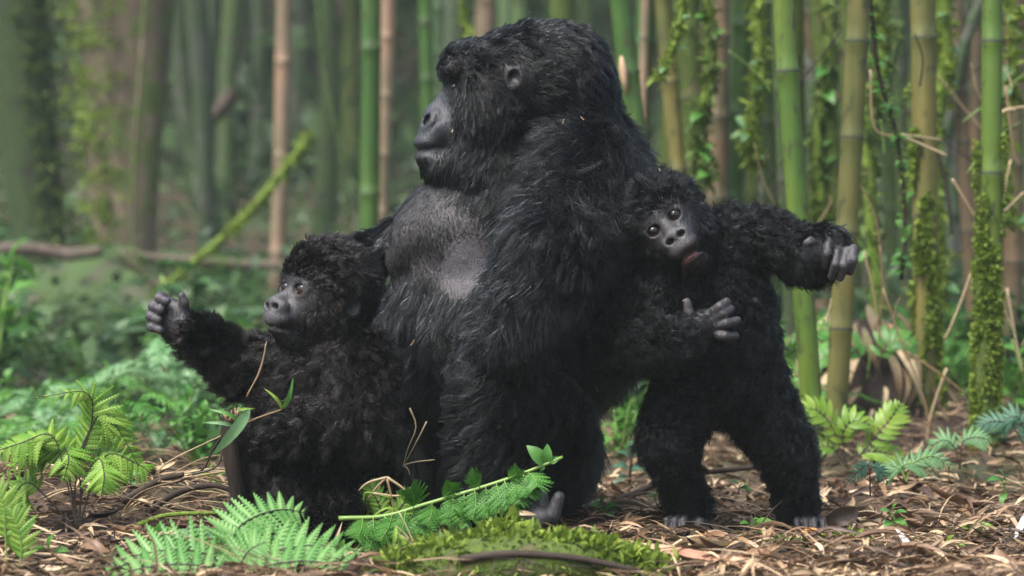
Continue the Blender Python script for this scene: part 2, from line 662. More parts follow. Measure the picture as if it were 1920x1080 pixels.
def shade_crown_mesh(seed, n=520, R=1.7, leaf=.17):  # leaf crown above the view, added for its shade, kept thin for light
    rg = np.random.default_rng(seed)
    nc = 26
    cc = rg.normal(0, 1, (nc, 3)); cc /= np.linalg.norm(cc, axis=1)[:, None]
    cc *= rg.uniform(.35, 1, nc)[:, None] * np.array([R, R, R * .7])
    k = rg.integers(0, nc, n)
    p = cc[k] + rg.normal(0, R * .17, (n, 3))
    d = rg.normal(size=(n, 3)); d /= np.linalg.norm(d, axis=1)[:, None]
    s = np.cross(d, rg.normal(size=(n, 3))); s /= np.linalg.norm(s, axis=1)[:, None]
    L = leaf * rg.uniform(.6, 1.3, n)[:, None]
    V = np.stack([p - d * L * .5, p + s * L * .25, p + d * L * .5, p - s * L * .25], 1).reshape(-1, 3)
    return mesh_np('crown', V, np.arange(n * 4).reshape(n, 4), False)


SHADE_CROWNS = [variant(shade_crown_mesh(i), M['crown']) for i in range(3)]


def trunk_tree(x0, y0, x1, y1, depth, w0, w1, mat, label, group=None, ztop=5.2, wob=.10, seed=1, sides=18, name='tree', crown=True, bend=0.0, limbs=2):
    f, zb = image_line(x0, y0, x1, y1, depth, ztop)
    root = empty(name, f(zb))
    zs = np.linspace(zb, ztop, 30)
    r0, r1 = S(w0, depth) / 2, S(w1, depth) / 2
    za, zc = P(0, y0, depth)[2], P(0, y1, depth)[2]
    rr = r0 + (r1 - r0) * (zs - za) / (zc - za)
    rr = np.clip(rr, min(r0, r1) * .8, max(r0, r1) * 1.35) * (1 + .9 * np.exp(-(zs - zb) / .22))
    path = [f(z) + np.array([bend * math.sin(z * 1.7 + seed), 0, 0]) for z in zs]
    mb = MB(); mb.tube(path, rr, sides, wob, seed)
    rg = random.Random(seed)
    for i in range(limbs):
        z = ztop - .3 - .5 * i
        p = f(z); a = rg.uniform(0, 6.28)
        q = p + np.array([math.cos(a), math.sin(a), .9]) * 1.1
        mb.tube(catmull([p, (p + q) / 2 + np.array([0, 0, -.1]), q], 6), np.linspace(rr[-1] * .5, .02, 6), 6)
    mb.build('trunk', mat, root)
    if crown:
        o = put('crown', SHADE_CROWNS[seed % 3], root, Vector(f(ztop)) + Vector((0, 0, .9)), Quaternion((0, 0, 1), seed * 1.3), rg.uniform(.9, 1.25))  # unseen crown, added to shade the forest below
    rebase(root)
    tag(root, label, 'tree', group)
    return root, path, rr


# ------------------------------------------------------------------ mossy trees beyond the sitting infant
r_, path, rr = trunk_tree(232, 0, 238, 470, 8.6, 175, 100, M['bark'], 'thick mossy tree trunk with bare brown bark on one side, hung with roots', ztop=5.5, seed=3, sides=28, wob=.13)
mbb = MB()                       # roots and stems that run down its bark
for k, (xa, xb) in enumerate([(275, 248)]):
    pts = [np.array(P(xa + (xb - xa) * t + 5 * math.sin(t * 7 + k), -200 + 760 * t, 8.26)) for t in np.linspace(0, 1, 9)]
    mbb.tube(catmull(pts, 24), .013 + .004 * (k % 2), 6)
mbb.build('hanging_root', M['bark'], r_).matrix_parent_inverse = Matrix.Translation(r_.location).inverted()
pp = np.array([p + np.array([math.cos(a), math.sin(a), 0]) * r for p, r in zip(path, rr) for a in np.linspace(2.3, 4.55, 12)])
nn_ = np.array([np.array([math.cos(a), math.sin(a), .2]) for p in path for a in np.linspace(2.3, 4.55, 12)])
dense = np.repeat(pp, 6, 0) + RNG.normal(0, .05, (len(pp) * 6, 3))
tm = tufts('moss', dense, np.repeat(nn_, 6, 0), 9000, .05, M['moss'], r_, 3)
tm.matrix_parent_inverse = Matrix.Translation(r_.location).inverted()
# buttress mound at its foot
a0 = np.array(P(205, 560, 10.5))
V, F = [], []
mb = MB()
for k, (dx, dy, hgt, w) in enumerate([(-130, 0, .55, .32), (70, -.1, .50, .26), (-40, -.25, .42, .30)]):
    top = np.array(P(205 + dx * .15, 520, 8.3)); foot = np.array(P(205 + dx, 690, 7.9 + dy)); foot[2] = float(gz(foot[0], foot[1])) - .05
    mb.tube(catmull([top, top * .45 + foot * .55 + np.array([0, 0, .06]), foot], 12), np.linspace(.2, w * 1.35, 12), 14, .15, k)
bt = mb.build('buttress_root', M['darkmoss'], r_)
bt.matrix_parent_inverse = Matrix.Translation(r_.location).inverted()

r_, path, rr = trunk_tree(24, 0, 72, 440, 9.2, 118, 92, M['darkbark'], 'leaning dark green tree trunk wrapped in moss beside the thick mossy one', ztop=5.2, seed=4, sides=22, wob=.10)
pp = np.array([p + np.array([math.cos(a), math.sin(a), 0]) * r for p, r in zip(path, rr) for a in np.linspace(-1.2, .6, 8)])
nn_ = np.array([np.array([math.cos(a), math.sin(a), .2]) for p in path for a in np.linspace(-1.2, .6, 8)])
dense = np.repeat(pp, 6, 0) + RNG.normal(0, .04, (len(pp) * 6, 3))
tm = tufts('moss', dense, np.repeat(nn_, 6, 0), 6000, .05, M['mossdark'], r_, 4)
tm.matrix_parent_inverse = Matrix.Translation(r_.location).inverted()

# ------------------------------------------------------------------ bamboo culms
G = 'standing bamboo culms'
culm(697, 0, 690, 400, 5.0, 37, M['green'], 'smooth deep green bamboo culm rising beyond the adult gorilla\'s chest', seed=1, group=G, gap=.62)
culm(533, 0, 524, 330, 8.0, 29, M['tan'], 'pinkish tan dead bamboo culm standing alone beyond the seated infant', nodes=[118], gap=.52, seed=2, group=G)
culm(727, 0, 716, 330, 6.6, 27, M['tan'], 'orange tan dead bamboo culm just beside the smooth deep green culm', seed=3, group=G)
culm(795, 0, 803, 240, 7.5, 27, M['green'], 'thin green bamboo culm beyond the adult gorilla\'s face', seed=4, group=G)
culm(823, 0, 820, 240, 9.5, 24, M['pale'], 'pale green bamboo culm close behind the thin green one', seed=5, group=G)
culm(908, 0, 900, 200, 9.0, 36, M['tan'], 'broad blurred tan culm beyond the adult gorilla\'s forehead', seed=6, group=G)
culm(975, 0, 978, 200, 9.0, 28, M['pale'], 'pale blurred culm beyond the crown of the adult\'s head', seed=61, group=G)
culm(1052, 0, 1060, 200, 6.0, 46, M['mossy'], 'thick yellowish mossy culm rising above the adult\'s head', seed=7, group=G)
culm(1160, 0, 1197, 300, 2.2, 40, M['green'], 'leaning green bamboo culm with a pale torn strip at the adult\'s nape', seed=8, group=G)
culm(1214, 0, 1205, 250, 4.0, 17, M['tan'], 'slim tan dead culm next to the leaning green culm', seed=9, group=G)
culm(1290, 0, 1262, 300, 4.2, 52, M['mossy'], 'stout mossy culm beyond the standing infant\'s head, leaning slightly', seed=10, group=G)
culm(1352, 0, 1345, 300, 3.6, 40, M['brown'], 'brown weathered culm directly above the standing infant\'s head', seed=11, group=G)
culm(1386, 0, 1378, 300, 5.0, 36, M['darkmoss'], 'dark green mossy stem beside the brown weathered culm', seed=12, group=G)
culm(1440, 0, 1450, 400, 4.6, 38, M['darkmoss'], 'dark mossy stem just behind the bright smooth green culm', seed=14, group=G)
culm(1472, 0, 1497, 410, 1.2, 40, M['bright'], 'bright smooth green culm with a dark ring above the outstretched arm', nodes=[134], gap=.95, seed=13, group=G, side=22)
culm(1553, 0, 1545, 300, 4.4, 34, M['brown'], 'reddish brown dead culm between the bright green and the yellow olive ones', seed=15, group=G)
culm(1520, 0, 1530, 400, 6.2, 30, M['grey'], 'thin greyish stem deep among the culms by the outstretched hand', seed=151, group=G)
culm(1607, 0, 1588, 420, 1.45, 41, M['olive'], 'yellow olive culm with two rings rising beyond the outstretched hand', nodes=[78, 258], seed=16, group=G, side=20)
culm(1727, 0, 1733, 400, 2.2, 46, M['olive'], 'olive brown culm whose lower half is wrapped in moss', nodes=[72, 405], seed=17, group=G, side=20)
culm(1660, 0, 1672, 400, 5.0, 30, M['darkmoss'], 'shadowed mossy stem between the two olive culms', seed=171, group=G)
culm(1812, 0, 1770, 300, 4.6, 30, M['grey'], 'grey leaning stem between the olive brown culm and the mossy pole', seed=18, group=G)
culm(1795, 0, 1782, 400, 6.0, 40, M['grey'], 'blurred grey stem deep behind the mossy pole', seed=181, group=G)
culm(1905, 0, 1898, 500, 3.4, 36, M['brown'], 'dark brown culm beyond the green topped mossy pole', seed=19, group=G)
root, f, zb, r = culm(1860, 0, 1847, 860, 1.35, 38, M['bright'], 'bamboo pole, green with rings above and thick bright moss below', nodes=[78, 325], seed=20, group=G, side=24)
# moss on the lower part of that pole
zt = P(0, 400, 1.35)[2]
sl = MB(); zs = np.linspace(zb, zt, 22)
sl.tube([f(z) for z in zs], r * (1.30 - .27 * (zs - zb) / (zt - zb)) * (1 + RNG.normal(0, .03, 22)), 22, .08, 5)
s_ = sl.build('moss_sleeve', M['mossy'], root); s_.matrix_parent_inverse = Matrix.Translation(root.location).inverted()
zq = zb + (zt + .22 - zb) * RNG.random(5200) ** 1.25; aq = RNG.uniform(0, 6.28, 5200)
kp = np.sin(aq * 2 + zq * 9) + np.sin(aq * 3 - zq * 23) * .7 > -.75 + 1.5 * smooth01(zt - .25, zt + .2, zq)
zq, aq = zq[kp], aq[kp]
pts = np.array([f(z) for z in zq]) + np.stack([np.cos(aq), np.sin(aq), 0 * aq], -1) * (r * 1.25)
tf = tufts('moss', pts, np.stack([np.cos(aq), np.sin(aq), .35 + 0 * aq], -1), 9000, .017, M['moss'], root, 6, wid=.22)
tf.matrix_parent_inverse = Matrix.Translation(root.location).inverted()
# moss on the olive brown culm
root = [o for o in COL.objects if o.get('label', '').startswith('olive brown culm')][0]
f, zb = image_line(1727, 0, 1733, 400, 2.2, 4)
zt = P(0, 330, 2.2)[2]
zq = zb + (zt + .3 - zb) * RNG.random(4200) ** 1.3; aq = RNG.uniform(3.1, 6.3, 4200)
kp = np.sin(aq * 2 + zq * 7) + np.sin(aq * 3 - zq * 17) * .8 > -.2 + 1.4 * smooth01(zt - .4, zt + .25, zq)
zq, aq = zq[kp], aq[kp]; r = S(46, 2.2) / 2
pts = np.array([f(z) for z in zq]) + np.stack([np.cos(aq), np.sin(aq), 0 * aq], -1) * r
tf = tufts('moss', pts, np.stack([np.cos(aq), np.sin(aq), .2 + 0 * aq], -1), 3600, .026, M['moss'], root, 7, wid=.22)
tf.matrix_parent_inverse = Matrix.Translation(root.location).inverted()
# pale torn strip on the leaning green culm
root = [o for o in COL.objects if o.get('label', '').startswith('leaning green bamboo')][0]
st = tube('torn_strip', [P(1160 + (y - 0) * .123 - 8, y, 2.16) for y in (105, 125, 150, 178)], [.004, .012, .011, .003], M['strip'], root, 6)
st.matrix_parent_inverse = Matrix.Translation(root.location).inverted()

FILL = {'mossy': 'yellow green mossy culm in the dense clump beyond the infant\'s raised arm', 'darkmoss': 'dark mossy culm in the dense clump beyond the infant\'s raised arm', 'green': 'thin dull green culm in the dense clump beyond the infant\'s raised arm', 'olive': 'thin yellowish culm in the dense clump beyond the infant\'s raised arm', 'brown': 'thin dead brown culm in the dense clump beyond the infant\'s raised arm'}
fr = random.Random(9)
for i in range(22):
    x = 1215 + i * 34 + fr.uniform(-12, 12)
    k = fr.choice(['mossy', 'darkmoss', 'green', 'olive', 'brown', 'darkmoss', 'mossy'])
    culm(x, 0, x + fr.uniform(-45, 45), 450, fr.uniform(3.2, 8.5), fr.uniform(18, 42), M[k], FILL[k], seed=200 + i, group='culms of the dense clump', side=10)

# ------------------------------------------------------------------ slender trunks fading into the mist
rg = random.Random(5)
MISTY = dict(grey='slender grey trunk fading into the mist', darkmoss='slender dark mossy trunk fading into the mist', pale='slender pale green trunk fading into the mist', brown='slender brown trunk fading into the mist', mossy='slender yellow mossy trunk fading into the mist')
kinds = ['grey', 'darkmoss', 'grey', 'pale', 'brown', 'mossy']
xs = list(np.linspace(330, 660, 9)) + list(np.linspace(730, 1120, 8)) + list(np.linspace(1180, 1900, 15)) + [-60, 350, 420, 480]
for i, x in enumerate(xs):
    d = rg.uniform(11, 22)
    x = x + rg.uniform(-22, 22)
    k = kinds[rg.randrange(len(kinds))] if x > 600 else rg.choice(['grey', 'darkmoss', 'grey'])
    trunk_tree(x, 0, x + rg.uniform(-25, 25), 400, d, rg.uniform(20, 48), rg.uniform(24, 50), M[k], MISTY[k], 'slender trunks fading into the mist', ztop=6.0 + d * .12, seed=i + 30, sides=10, name='forest_tree', limbs=1, wob=.06, bend=.03)

# ------------------------------------------------------------------ vines, branches
def vine(name, pts, depth, r, mat, label, cat, sides=7, wob=.15, leaves=None, seed=0, moss=None):
    path = catmull([tuple(P(*p, depth)) for p in pts], 40)
    root = empty(name, path[0])
    tube('stem', path, np.linspace(r, r * .8, 40), mat, root, sides, wob, seed)
    if moss:
        n, size, mm = moss
        q = np.repeat(path, 8, 0) + RNG.normal(0, r * .6, (320, 3))
        tufts('moss', q, RNG.normal(0, 1, (320, 3)), n, size, mm, root, seed)
    if leaves:
        n, size, lm = leaves
        rr_ = random.Random(seed)
        for i in range(n):
            p = Vector(path[rr_.randrange(len(path))])
            dd = Vector((rr_.uniform(-1, 1), rr_.uniform(-1, .4), rr_.uniform(-.5, .6)))
            put('leaf', variant(LEAF_OVATE, lm), root, p, frame(dd, (rr_.uniform(-.4, .4), -.6, .8)), size * rr_.uniform(.6, 1.3))
    rebase(root)
    tag(root, label, cat)
    return root

vine('hanging_vine', [(1285, -90), (1281, 0), (1270, 60), (1252, 115), (1232, 150)], 2.2, .010, M['mossbranch'], 'bright mossy vine hanging down beyond the adult\'s shoulder', 'vine', moss=(420, .03, M['moss']), leaves=(5, .05, M['leafpale']), seed=2)
vine('leafy_vine', [(1622, -80), (1635, 40), (1650, 150), (1675, 230), (1688, 300), (1697, 420), (1690, 525)], 1.6, .008, M['twig'], 'dark leafy vine dangling beside the yellow olive culm', 'vine', leaves=(60, .035, M['leaf']), seed=3, moss=(240, .022, M['moss']))
vine('thin_stem', [(590, -60), (603, 80), (620, 190), (640, 300), (654, 415)], 6.0, .012, M['darkmoss'], 'thin dark green climbing stem between the tan and green culms', 'vine', seed=4)
vine('mossy_branch', [(582, 255), (540, 310), (470, 395), (420, 445), (330, 520), (290, 560)], 6.6, .022, M['mossbranch'], 'slanting bright mossy branch beyond the seated infant', 'branch', moss=(900, .04, M['moss']), seed=5)
vine('fallen_branch', [(-60, 470), (60, 468), (130, 478), (190, 470)], 7.4, .040, M['branch'], 'greyish dead branch lying level in front of the mossy trunk\'s dark side', 'branch', seed=6)
vine('fallen_branch', [(225, 476), (300, 486), (400, 492), (540, 500)], 7.2, .032, M['branch'], 'pale dead branch running level from the mossy trunk toward the seated infant', 'branch', seed=7)
vine('fallen_branch', [(232, 480), (275, 515), (330, 565), (380, 600)], 7.0, .034, M['branch'], 'dead branch sloping down from the mossy trunk behind the open hand', 'branch', seed=8)
vine('broken_branch', [(440, 170), (410, 210), (375, 245)], 12.0, .06, M['branch'], 'short pinkish broken branch hanging in the mist past the mossy trunk', 'branch', seed=9)
vine('mossy_limb', [(330, -40), (345, 180), (375, 300), (400, 420), (395, 600)], 11.5, .07, M['grey'], 'crooked greyish limb drooping past the thick mossy trunk', 'branch', seed=10)
vine('mossy_vine', [(862, -60), (868, 30), (880, 70), (870, 100)], 4.5, .014, M['mossbranch'], 'short yellow mossy vine hanging above the adult gorilla\'s brow', 'vine', moss=(260, .04, M['moss']), seed=11)
vine('dark_branch', [(1120, 945), (1190, 925), (1280, 893), (1430, 874)], .55, .0085, M['twig'], 'dark bent branch lying on the litter behind the standing infant\'s legs', 'branch', seed=12)
for i, (x, y1, d, w) in enumerate([(1322, 330, 2.8, .02), (1415, 300, 3.0, .016), (1640, 620, 2.6, .03), (1762, 560, 3.0, .03), (1545, 520, 3.2, .022), (1890, 420, 2.6, .02)]):
    vine('mossy_vine', [(x, -80), (x + 10, 120), (x - 12, 260), (x + 6, y1)], d, w, M['mossbranch'], ['mossy stem with leaf tufts directly beyond the standing infant\'s head', 'thin mossy stem left of the bright smooth green culm'.replace('left of', 'next to'), 'thick mossy stem between the yellow olive culm and the leafy vine', 'mossy stem crowding the moss wrapped olive brown culm', 'mossy stem beyond the outstretched forearm', 'mossy stem beyond the green topped pole'][i], 'stem', moss=(700, .05, M['moss'] if i % 2 else M['mossdark']), leaves=(9, .07, M['leafpale' if i % 2 else 'leaf']), seed=40 + i)
for i, (pts, d) in enumerate([([(1500, 20), (1530, 110), (1570, 190)], 3.8), ([(1690, 40), (1650, 200), (1640, 330)], 3.4), ([(1840, 0), (1800, 110), (1772, 260)], 3.6), ([(1720, 180), (1770, 330), (1785, 440)], 2.4)]):
    vine('leaning_stem', pts, d, [.024, .02, .026, .007][i], M[['brown', 'darkmoss', 'grey', 'twig'][i]], ['brown stem leaning between the bright green culm and the olive one', 'dark mossy stem crossing behind the leafy vine', 'grey stem slanting across behind the green topped pole', 'thin dark twig bending past the moss wrapped culm'][i], 'stem', seed=20 + i)

# ------------------------------------------------------------------ animal bodies: one continuous surface each
class Body:
    def __init__(self):
        self.pr = []
        self.zones = []       # f(V) -> (0..1 weight, dict of attributes that the zone sets)

    def _add(self, **kw):
        self.pr.append(kw)

    def cap(self, A, ra, B, rb, k=0.03, fur=0.04, lift=25, dens=1.0, flow=None, col=(.006, .006, .0065), op='add', curl=0.0):
        A, B = np.array(A, float), np.array(B, float)
        d = B - A
        fl = np.array(flow, float) if flow is not None else d / (np.linalg.norm(d) + 1e-9)
        self._add(t='c', A=A, B=B, ra=ra, rb=rb, k=k, fur=fur, lift=lift, dens=dens, flow=fl, col=col, op=op, curl=curl,
                  lo=np.minimum(A - ra, B - rb), hi=np.maximum(A + ra, B + rb))

    def ell(self, C, R, rot=None, k=0.03, fur=0.04, lift=25, dens=1.0, flow=(0, 0, -1), col=(.006, .006, .0065), op='add', curl=0.0):
        C, R = np.array(C, float), np.array(R, float)
        M = np.array(rot, float) if rot is not None else np.eye(3)      # columns are the axes in the world
        ext = np.sqrt(((M * R[None, :]) ** 2).sum(1))
        self._add(t='e', C=C, R=R, M=M, k=k, fur=fur, lift=lift, dens=dens, flow=np.array(flow, float), col=col, op=op, curl=curl,
                  lo=C - ext, hi=C + ext)

    @staticmethod
    def dist(p, X, Y, Z):
        if p['t'] == 'c':
            A, ba = p['A'], p['B'] - p['A']
            L2 = float(ba @ ba) + 1e-12
            x, y, z = X - A[0], Y - A[1], Z - A[2]
            h = np.clip((x * ba[0] + y * ba[1] + z * ba[2]) / L2, 0, 1)
            return np.sqrt((x - ba[0] * h) ** 2 + (y - ba[1] * h) ** 2 + (z - ba[2] * h) ** 2) - (p['ra'] + (p['rb'] - p['ra']) * h)
        C, R, M = p['C'], p['R'], p['M']
        x, y, z = X - C[0], Y - C[1], Z - C[2]
        u = (x * M[0, 0] + y * M[1, 0] + z * M[2, 0])
        v = (x * M[0, 1] + y * M[1, 1] + z * M[2, 1])
        w = (x * M[0, 2] + y * M[1, 2] + z * M[2, 2])
        k0 = np.sqrt((u / R[0]) ** 2 + (v / R[1]) ** 2 + (w / R[2]) ** 2)
        k1 = np.sqrt((u / R[0] ** 2) ** 2 + (v / R[1] ** 2) ** 2 + (w / R[2] ** 2) ** 2) + 1e-9
        return k0 * (k0 - 1) / k1

    def surface(self, h):
        lo = np.min([p['lo'] for p in self.pr if p['op'] == 'add'], axis=0) - 0.03
        hi = np.max([p['hi'] for p in self.pr if p['op'] == 'add'], axis=0) + 0.03
        n = np.ceil((hi - lo) / h).astype(int) + 1
        ax = [np.float32(lo[i]) + np.float32(h) * np.arange(n[i], dtype=np.float32) for i in range(3)]
        f = np.full(n, 0.5, np.float32)
        for p in self.pr:
            m = p['k'] + 4 * h
            s = tuple(slice(max(0, int((p['lo'][i] - m - lo[i]) / h)), max(0, min(n[i], int((p['hi'][i] + m - lo[i]) / h) + 2))) for i in range(3))
            X, Y, Z = ax[0][s[0]][:, None, None], ax[1][s[1]][None, :, None], ax[2][s[2]][None, None, :]
            d = self.dist(p, X, Y, Z).astype(np.float32)
            a, k = f[s], max(p['k'], 1e-4)
            if p['op'] == 'add':
                t = np.clip(0.5 + 0.5 * (a - d) / k, 0, 1)
                f[s] = a * (1 - t) + d * t - k * t * (1 - t)
            else:
                t = np.clip(0.5 - 0.5 * (a + d) / k, 0, 1)
                f[s] = a * (1 - t) - d * t + k * t * (1 - t)
        V, F = surface_nets(f)
        return V * h + lo, F

    def attributes(self, V):
        X, Y, Z = V[:, 0], V[:, 1], V[:, 2]
        n = len(V)
        W = np.zeros(n); fur = np.zeros(n); lift = np.zeros(n); dens = np.zeros(n); curl = np.zeros(n)
        flow = np.zeros((n, 3)); col = np.zeros((n, 3))
        for p in self.pr:
            if p['op'] != 'add':
                continue
            d = self.dist(p, X, Y, Z)
            w = np.exp(-np.clip(d, -0.012, 0.4) / 0.012)
            W += w; fur += w * p['fur']; lift += w * p['lift']; dens += w * p['dens']; curl += w * p['curl']
            flow += w[:, None] * p['flow']; col += w[:, None] * np.array(p['col'])
        A = dict(fur=fur / W, lift=lift / W, dens=dens / W, curl=curl / W, flow=flow / W[:, None], col=col / W[:, None])
        for z in self.zones:
            w, at = z(V)
            for kname, v in at.items():
                ww = w if A[kname].ndim == 1 else w[:, None]
                A[kname] = A[kname] * (1 - ww) + np.asarray(v) * ww
        return A


def surface_nets(f):
    s = f < 0
    c = np.zeros(np.array(f.shape) - 1, np.uint8)
    nx, ny, nz = c.shape
    for dx in (0, 1):
        for dy in (0, 1):
            for dz in (0, 1):
                c += s[dx:dx + nx, dy:dy + ny, dz:dz + nz]
    act = (c > 0) & (c < 8)
    I = np.argwhere(act)
    idx = np.full(c.shape, -1, np.int32)
    idx[act] = np.arange(len(I))
    acc = np.zeros((len(I), 3)); cnt = np.zeros(len(I))
    cor = [np.array((x, y, z)) for x in (0, 1) for y in (0, 1) for z in (0, 1)]
    fv = {tuple(q): f[I[:, 0] + q[0], I[:, 1] + q[1], I[:, 2] + q[2]] for q in cor}
    for q in cor:
        for a in range(3):
            if q[a] == 0:
                r = q.copy(); r[a] = 1
                fa, fb = fv[tuple(q)], fv[tuple(r)]
                m = (fa < 0) != (fb < 0)
                t = fa[m] / (fa[m] - fb[m])
                acc[m] += q + t[:, None] * (r - q)
                cnt[m] += 1
    V = I + acc / cnt[:, None]
    Q = []
    for a in range(3):
        b, e = (a + 1) % 3, (a + 2) % 3
        sl0 = [slice(None)] * 3; sl1 = [slice(None)] * 3
        sl0[a] = slice(0, -1); sl1[a] = slice(1, None)
        ch = s[tuple(sl0)] != s[tuple(sl1)]
        E = np.argwhere(ch)
        E = E[(E[:, b] > 0) & (E[:, e] > 0) & (E[:, b] < f.shape[b] - 1) & (E[:, e] < f.shape[e] - 1)]
        ins = s[E[:, 0], E[:, 1], E[:, 2]]

        def cell(db, de):
            q = E.copy(); q[:, b] -= db; q[:, e] -= de
            return idx[q[:, 0], q[:, 1], q[:, 2]]
        quad = np.stack([cell(1, 1), cell(0, 1), cell(0, 0), cell(1, 0)], -1)
        quad[~ins] = quad[~ins][:, ::-1]
        Q.append(quad)
    return V, np.vstack(Q)


def grow_fur(name, parent, V, F, N, A, count, mat, seed, r0=0.00045, back=0.4, clump=0.55, per_clump=14, K=6, droop=0.25, minlen=0.003, lock=1.0):
    """Strands as hair curves: rooted on the surface, lying along the flow, drawn together in locks."""
    rg = np.random.default_rng(seed)
    T = np.vstack([F[:, [0, 1, 2]], F[:, [0, 2, 3]]])
    e = np.cross(V[T[:, 1]] - V[T[:, 0]], V[T[:, 2]] - V[T[:, 0]])
    area = np.linalg.norm(e, axis=1) * 0.5
    cen = V[T].mean(1)
    tocam = np.array([0, CAM_Y, CAM_Z]) - cen
    tocam /= np.linalg.norm(tocam, axis=1)[:, None]
    face = (N[T[:, 0]] * tocam).sum(1)
    w = area * A['dens'][T].mean(1) * np.where(face > -0.25, 1.0, back) * (A['fur'][T].mean(1) > minlen)
    pick = rg.choice(len(T), count, p=w / w.sum())
    u, v = rg.random(count), rg.random(count)
    fl = u + v > 1
    u[fl], v[fl] = 1 - u[fl], 1 - v[fl]
    B = np.stack([1 - u - v, u, v], -1)[:, :, None]
    tv = T[pick]
    ip = lambda X: (X[tv] * (B if X.ndim == 2 else B[:, :, 0])).sum(1)
    p0, nn, flow = ip(V), ip(N), ip(A['flow'])
    fur, lift, curl = ip(A['fur']), np.radians(ip(A['lift'])), ip(A['curl'])
    nn /= np.linalg.norm(nn, axis=1)[:, None]
    # slow swirls in the direction of growth
    q = p0 * 9.0
    sw = np.stack([np.sin(q[:, 1] * 1.3 + q[:, 2] * 1.9 + seed), np.sin(q[:, 2] * 1.6 + q[:, 0] * 1.7 + 1 + seed), np.sin(q[:, 0] * 1.8 + q[:, 1] * 1.2 + 2)], -1)
    flow = flow / (np.linalg.norm(flow, axis=1)[:, None] + 1e-6) + 0.28 * sw + 0.34 * rg.normal(size=(count, 3))
    def ripple(f, k):
        a = p0 * f
        return np.sin(a[:, 0] + 1.7 * np.sin(a[:, 2] * .6 + k) + k) * np.sin(a[:, 2] * 1.1 + 1.3 * np.sin(a[:, 1] * .7 + 2 * k)) + .5 * np.sin(a[:, 1] * 1.9 + a[:, 0] * .8 + k)
    flow = flow + lock * .38 * np.stack([ripple(48, 1), ripple(55, 2), ripple(51, 3)], -1)
    tuft = ripple(95, 4)
    ft = flow - (flow * nn).sum(1)[:, None] * nn
    ft /= np.linalg.norm(ft, axis=1)[:, None] + 1e-6
    ln = fur * rg.uniform(0.6, 1.1, count)
    lift = np.clip(lift * (1 + .45 * lock * tuft) + rg.normal(0, 0.16, count), 0.04, 1.5)
    ln = ln * (1 + .18 * lock * tuft)
    d0 = nn * np.sin(lift)[:, None] + ft * np.cos(lift)[:, None]
    t = np.linspace(0, 1, K)[None, :, None]
    L = ln[:, None, None]
    bend = ft[:, None, :] * 0.35 + np.array([0, 0, -droop])[None, None, :]
    off = L * (t * d0[:, None, :] + t * t * bend * 0.8)
    off -= 0.003 * d0[:, None, :] * (1 - t)
    # locks
    ng = max(1, count // per_clump)
    kd = kdtree.KDTree(ng)
    for i in range(ng):
        kd.insert(p0[i], i)
    kd.balance()
    find = kd.find
    g = np.fromiter((find(x)[1] for x in p0.tolist()), np.int64, count)
    tip = (p0[g] - p0)[:, None, :]
    cl = (clump * rg.uniform(0.6, 1.15, count))[:, None, None]
    off = off + (off[g] + tip - off) * np.clip(cl, 0, 0.95) * t ** 1.4
    e1 = np.cross(d0, nn); e1 /= np.linalg.norm(e1, axis=1)[:, None] + 1e-6
    e2 = np.cross(d0, e1)
    ph = (rg.uniform(0, 6.28, count)[g] + rg.normal(0, 0.35, count))[:, None]
    fr = (rg.uniform(5.5, 9.5, count)[g])[:, None]
    tt = t[:, :, 0]
    amp = (curl * ln)[:, None] * np.minimum(tt * 2.2, 1)
    off = off + amp[..., None] * (np.cos(fr * tt + ph)[..., None] * e1[:, None, :] + np.sin(fr * tt + ph)[..., None] * e2[:, None, :])
    pos = p0[:, None, :] + off
    rad = np.broadcast_to(r0 * (1 - 0.8 * tt ** 1.5), (count, K)) * rg.uniform(0.55, 1.45, count)[:, None] * np.clip(fur / .02, .4, 1)[:, None]
    cu = bpy.data.hair_curves.new(name)
    cu.add_curves([K] * count)
    cu.points.foreach_set('position', pos.astype(np.float32).ravel())
    ra = cu.attributes.get('radius') or cu.attributes.new('radius', 'FLOAT', 'POINT')
    ra.data.foreach_set('value', rad.astype(np.float32).ravel())
    cu.materials.append(mat)
    o = bpy.data.objects.new(name, cu)
    return link(o, parent)


def finish_body(name, body, h, skin, label, cat, fur_mat, count, seed, fur_kw):
    V, F = body.surface(h)
    A = body.attributes(V)
    me = mesh_np(name, V, F)
    N = np.empty(len(V) * 3, np.float32)
    me.vertices.foreach_get('normal', N)
    N = N.reshape(-1, 3).astype(float)
    ca = me.color_attributes.new('skin', 'FLOAT_COLOR', 'POINT')
    ca.data.foreach_set('color', np.hstack([A['col'], np.ones((len(V), 1))]).astype(np.float32).ravel())
    o = mobj(name, me, skin)
    tag(o, label, cat)
    grow_fur('fur', o, V, F, N, A, count, fur_mat, seed, **fur_kw)
    return o, V, F, N


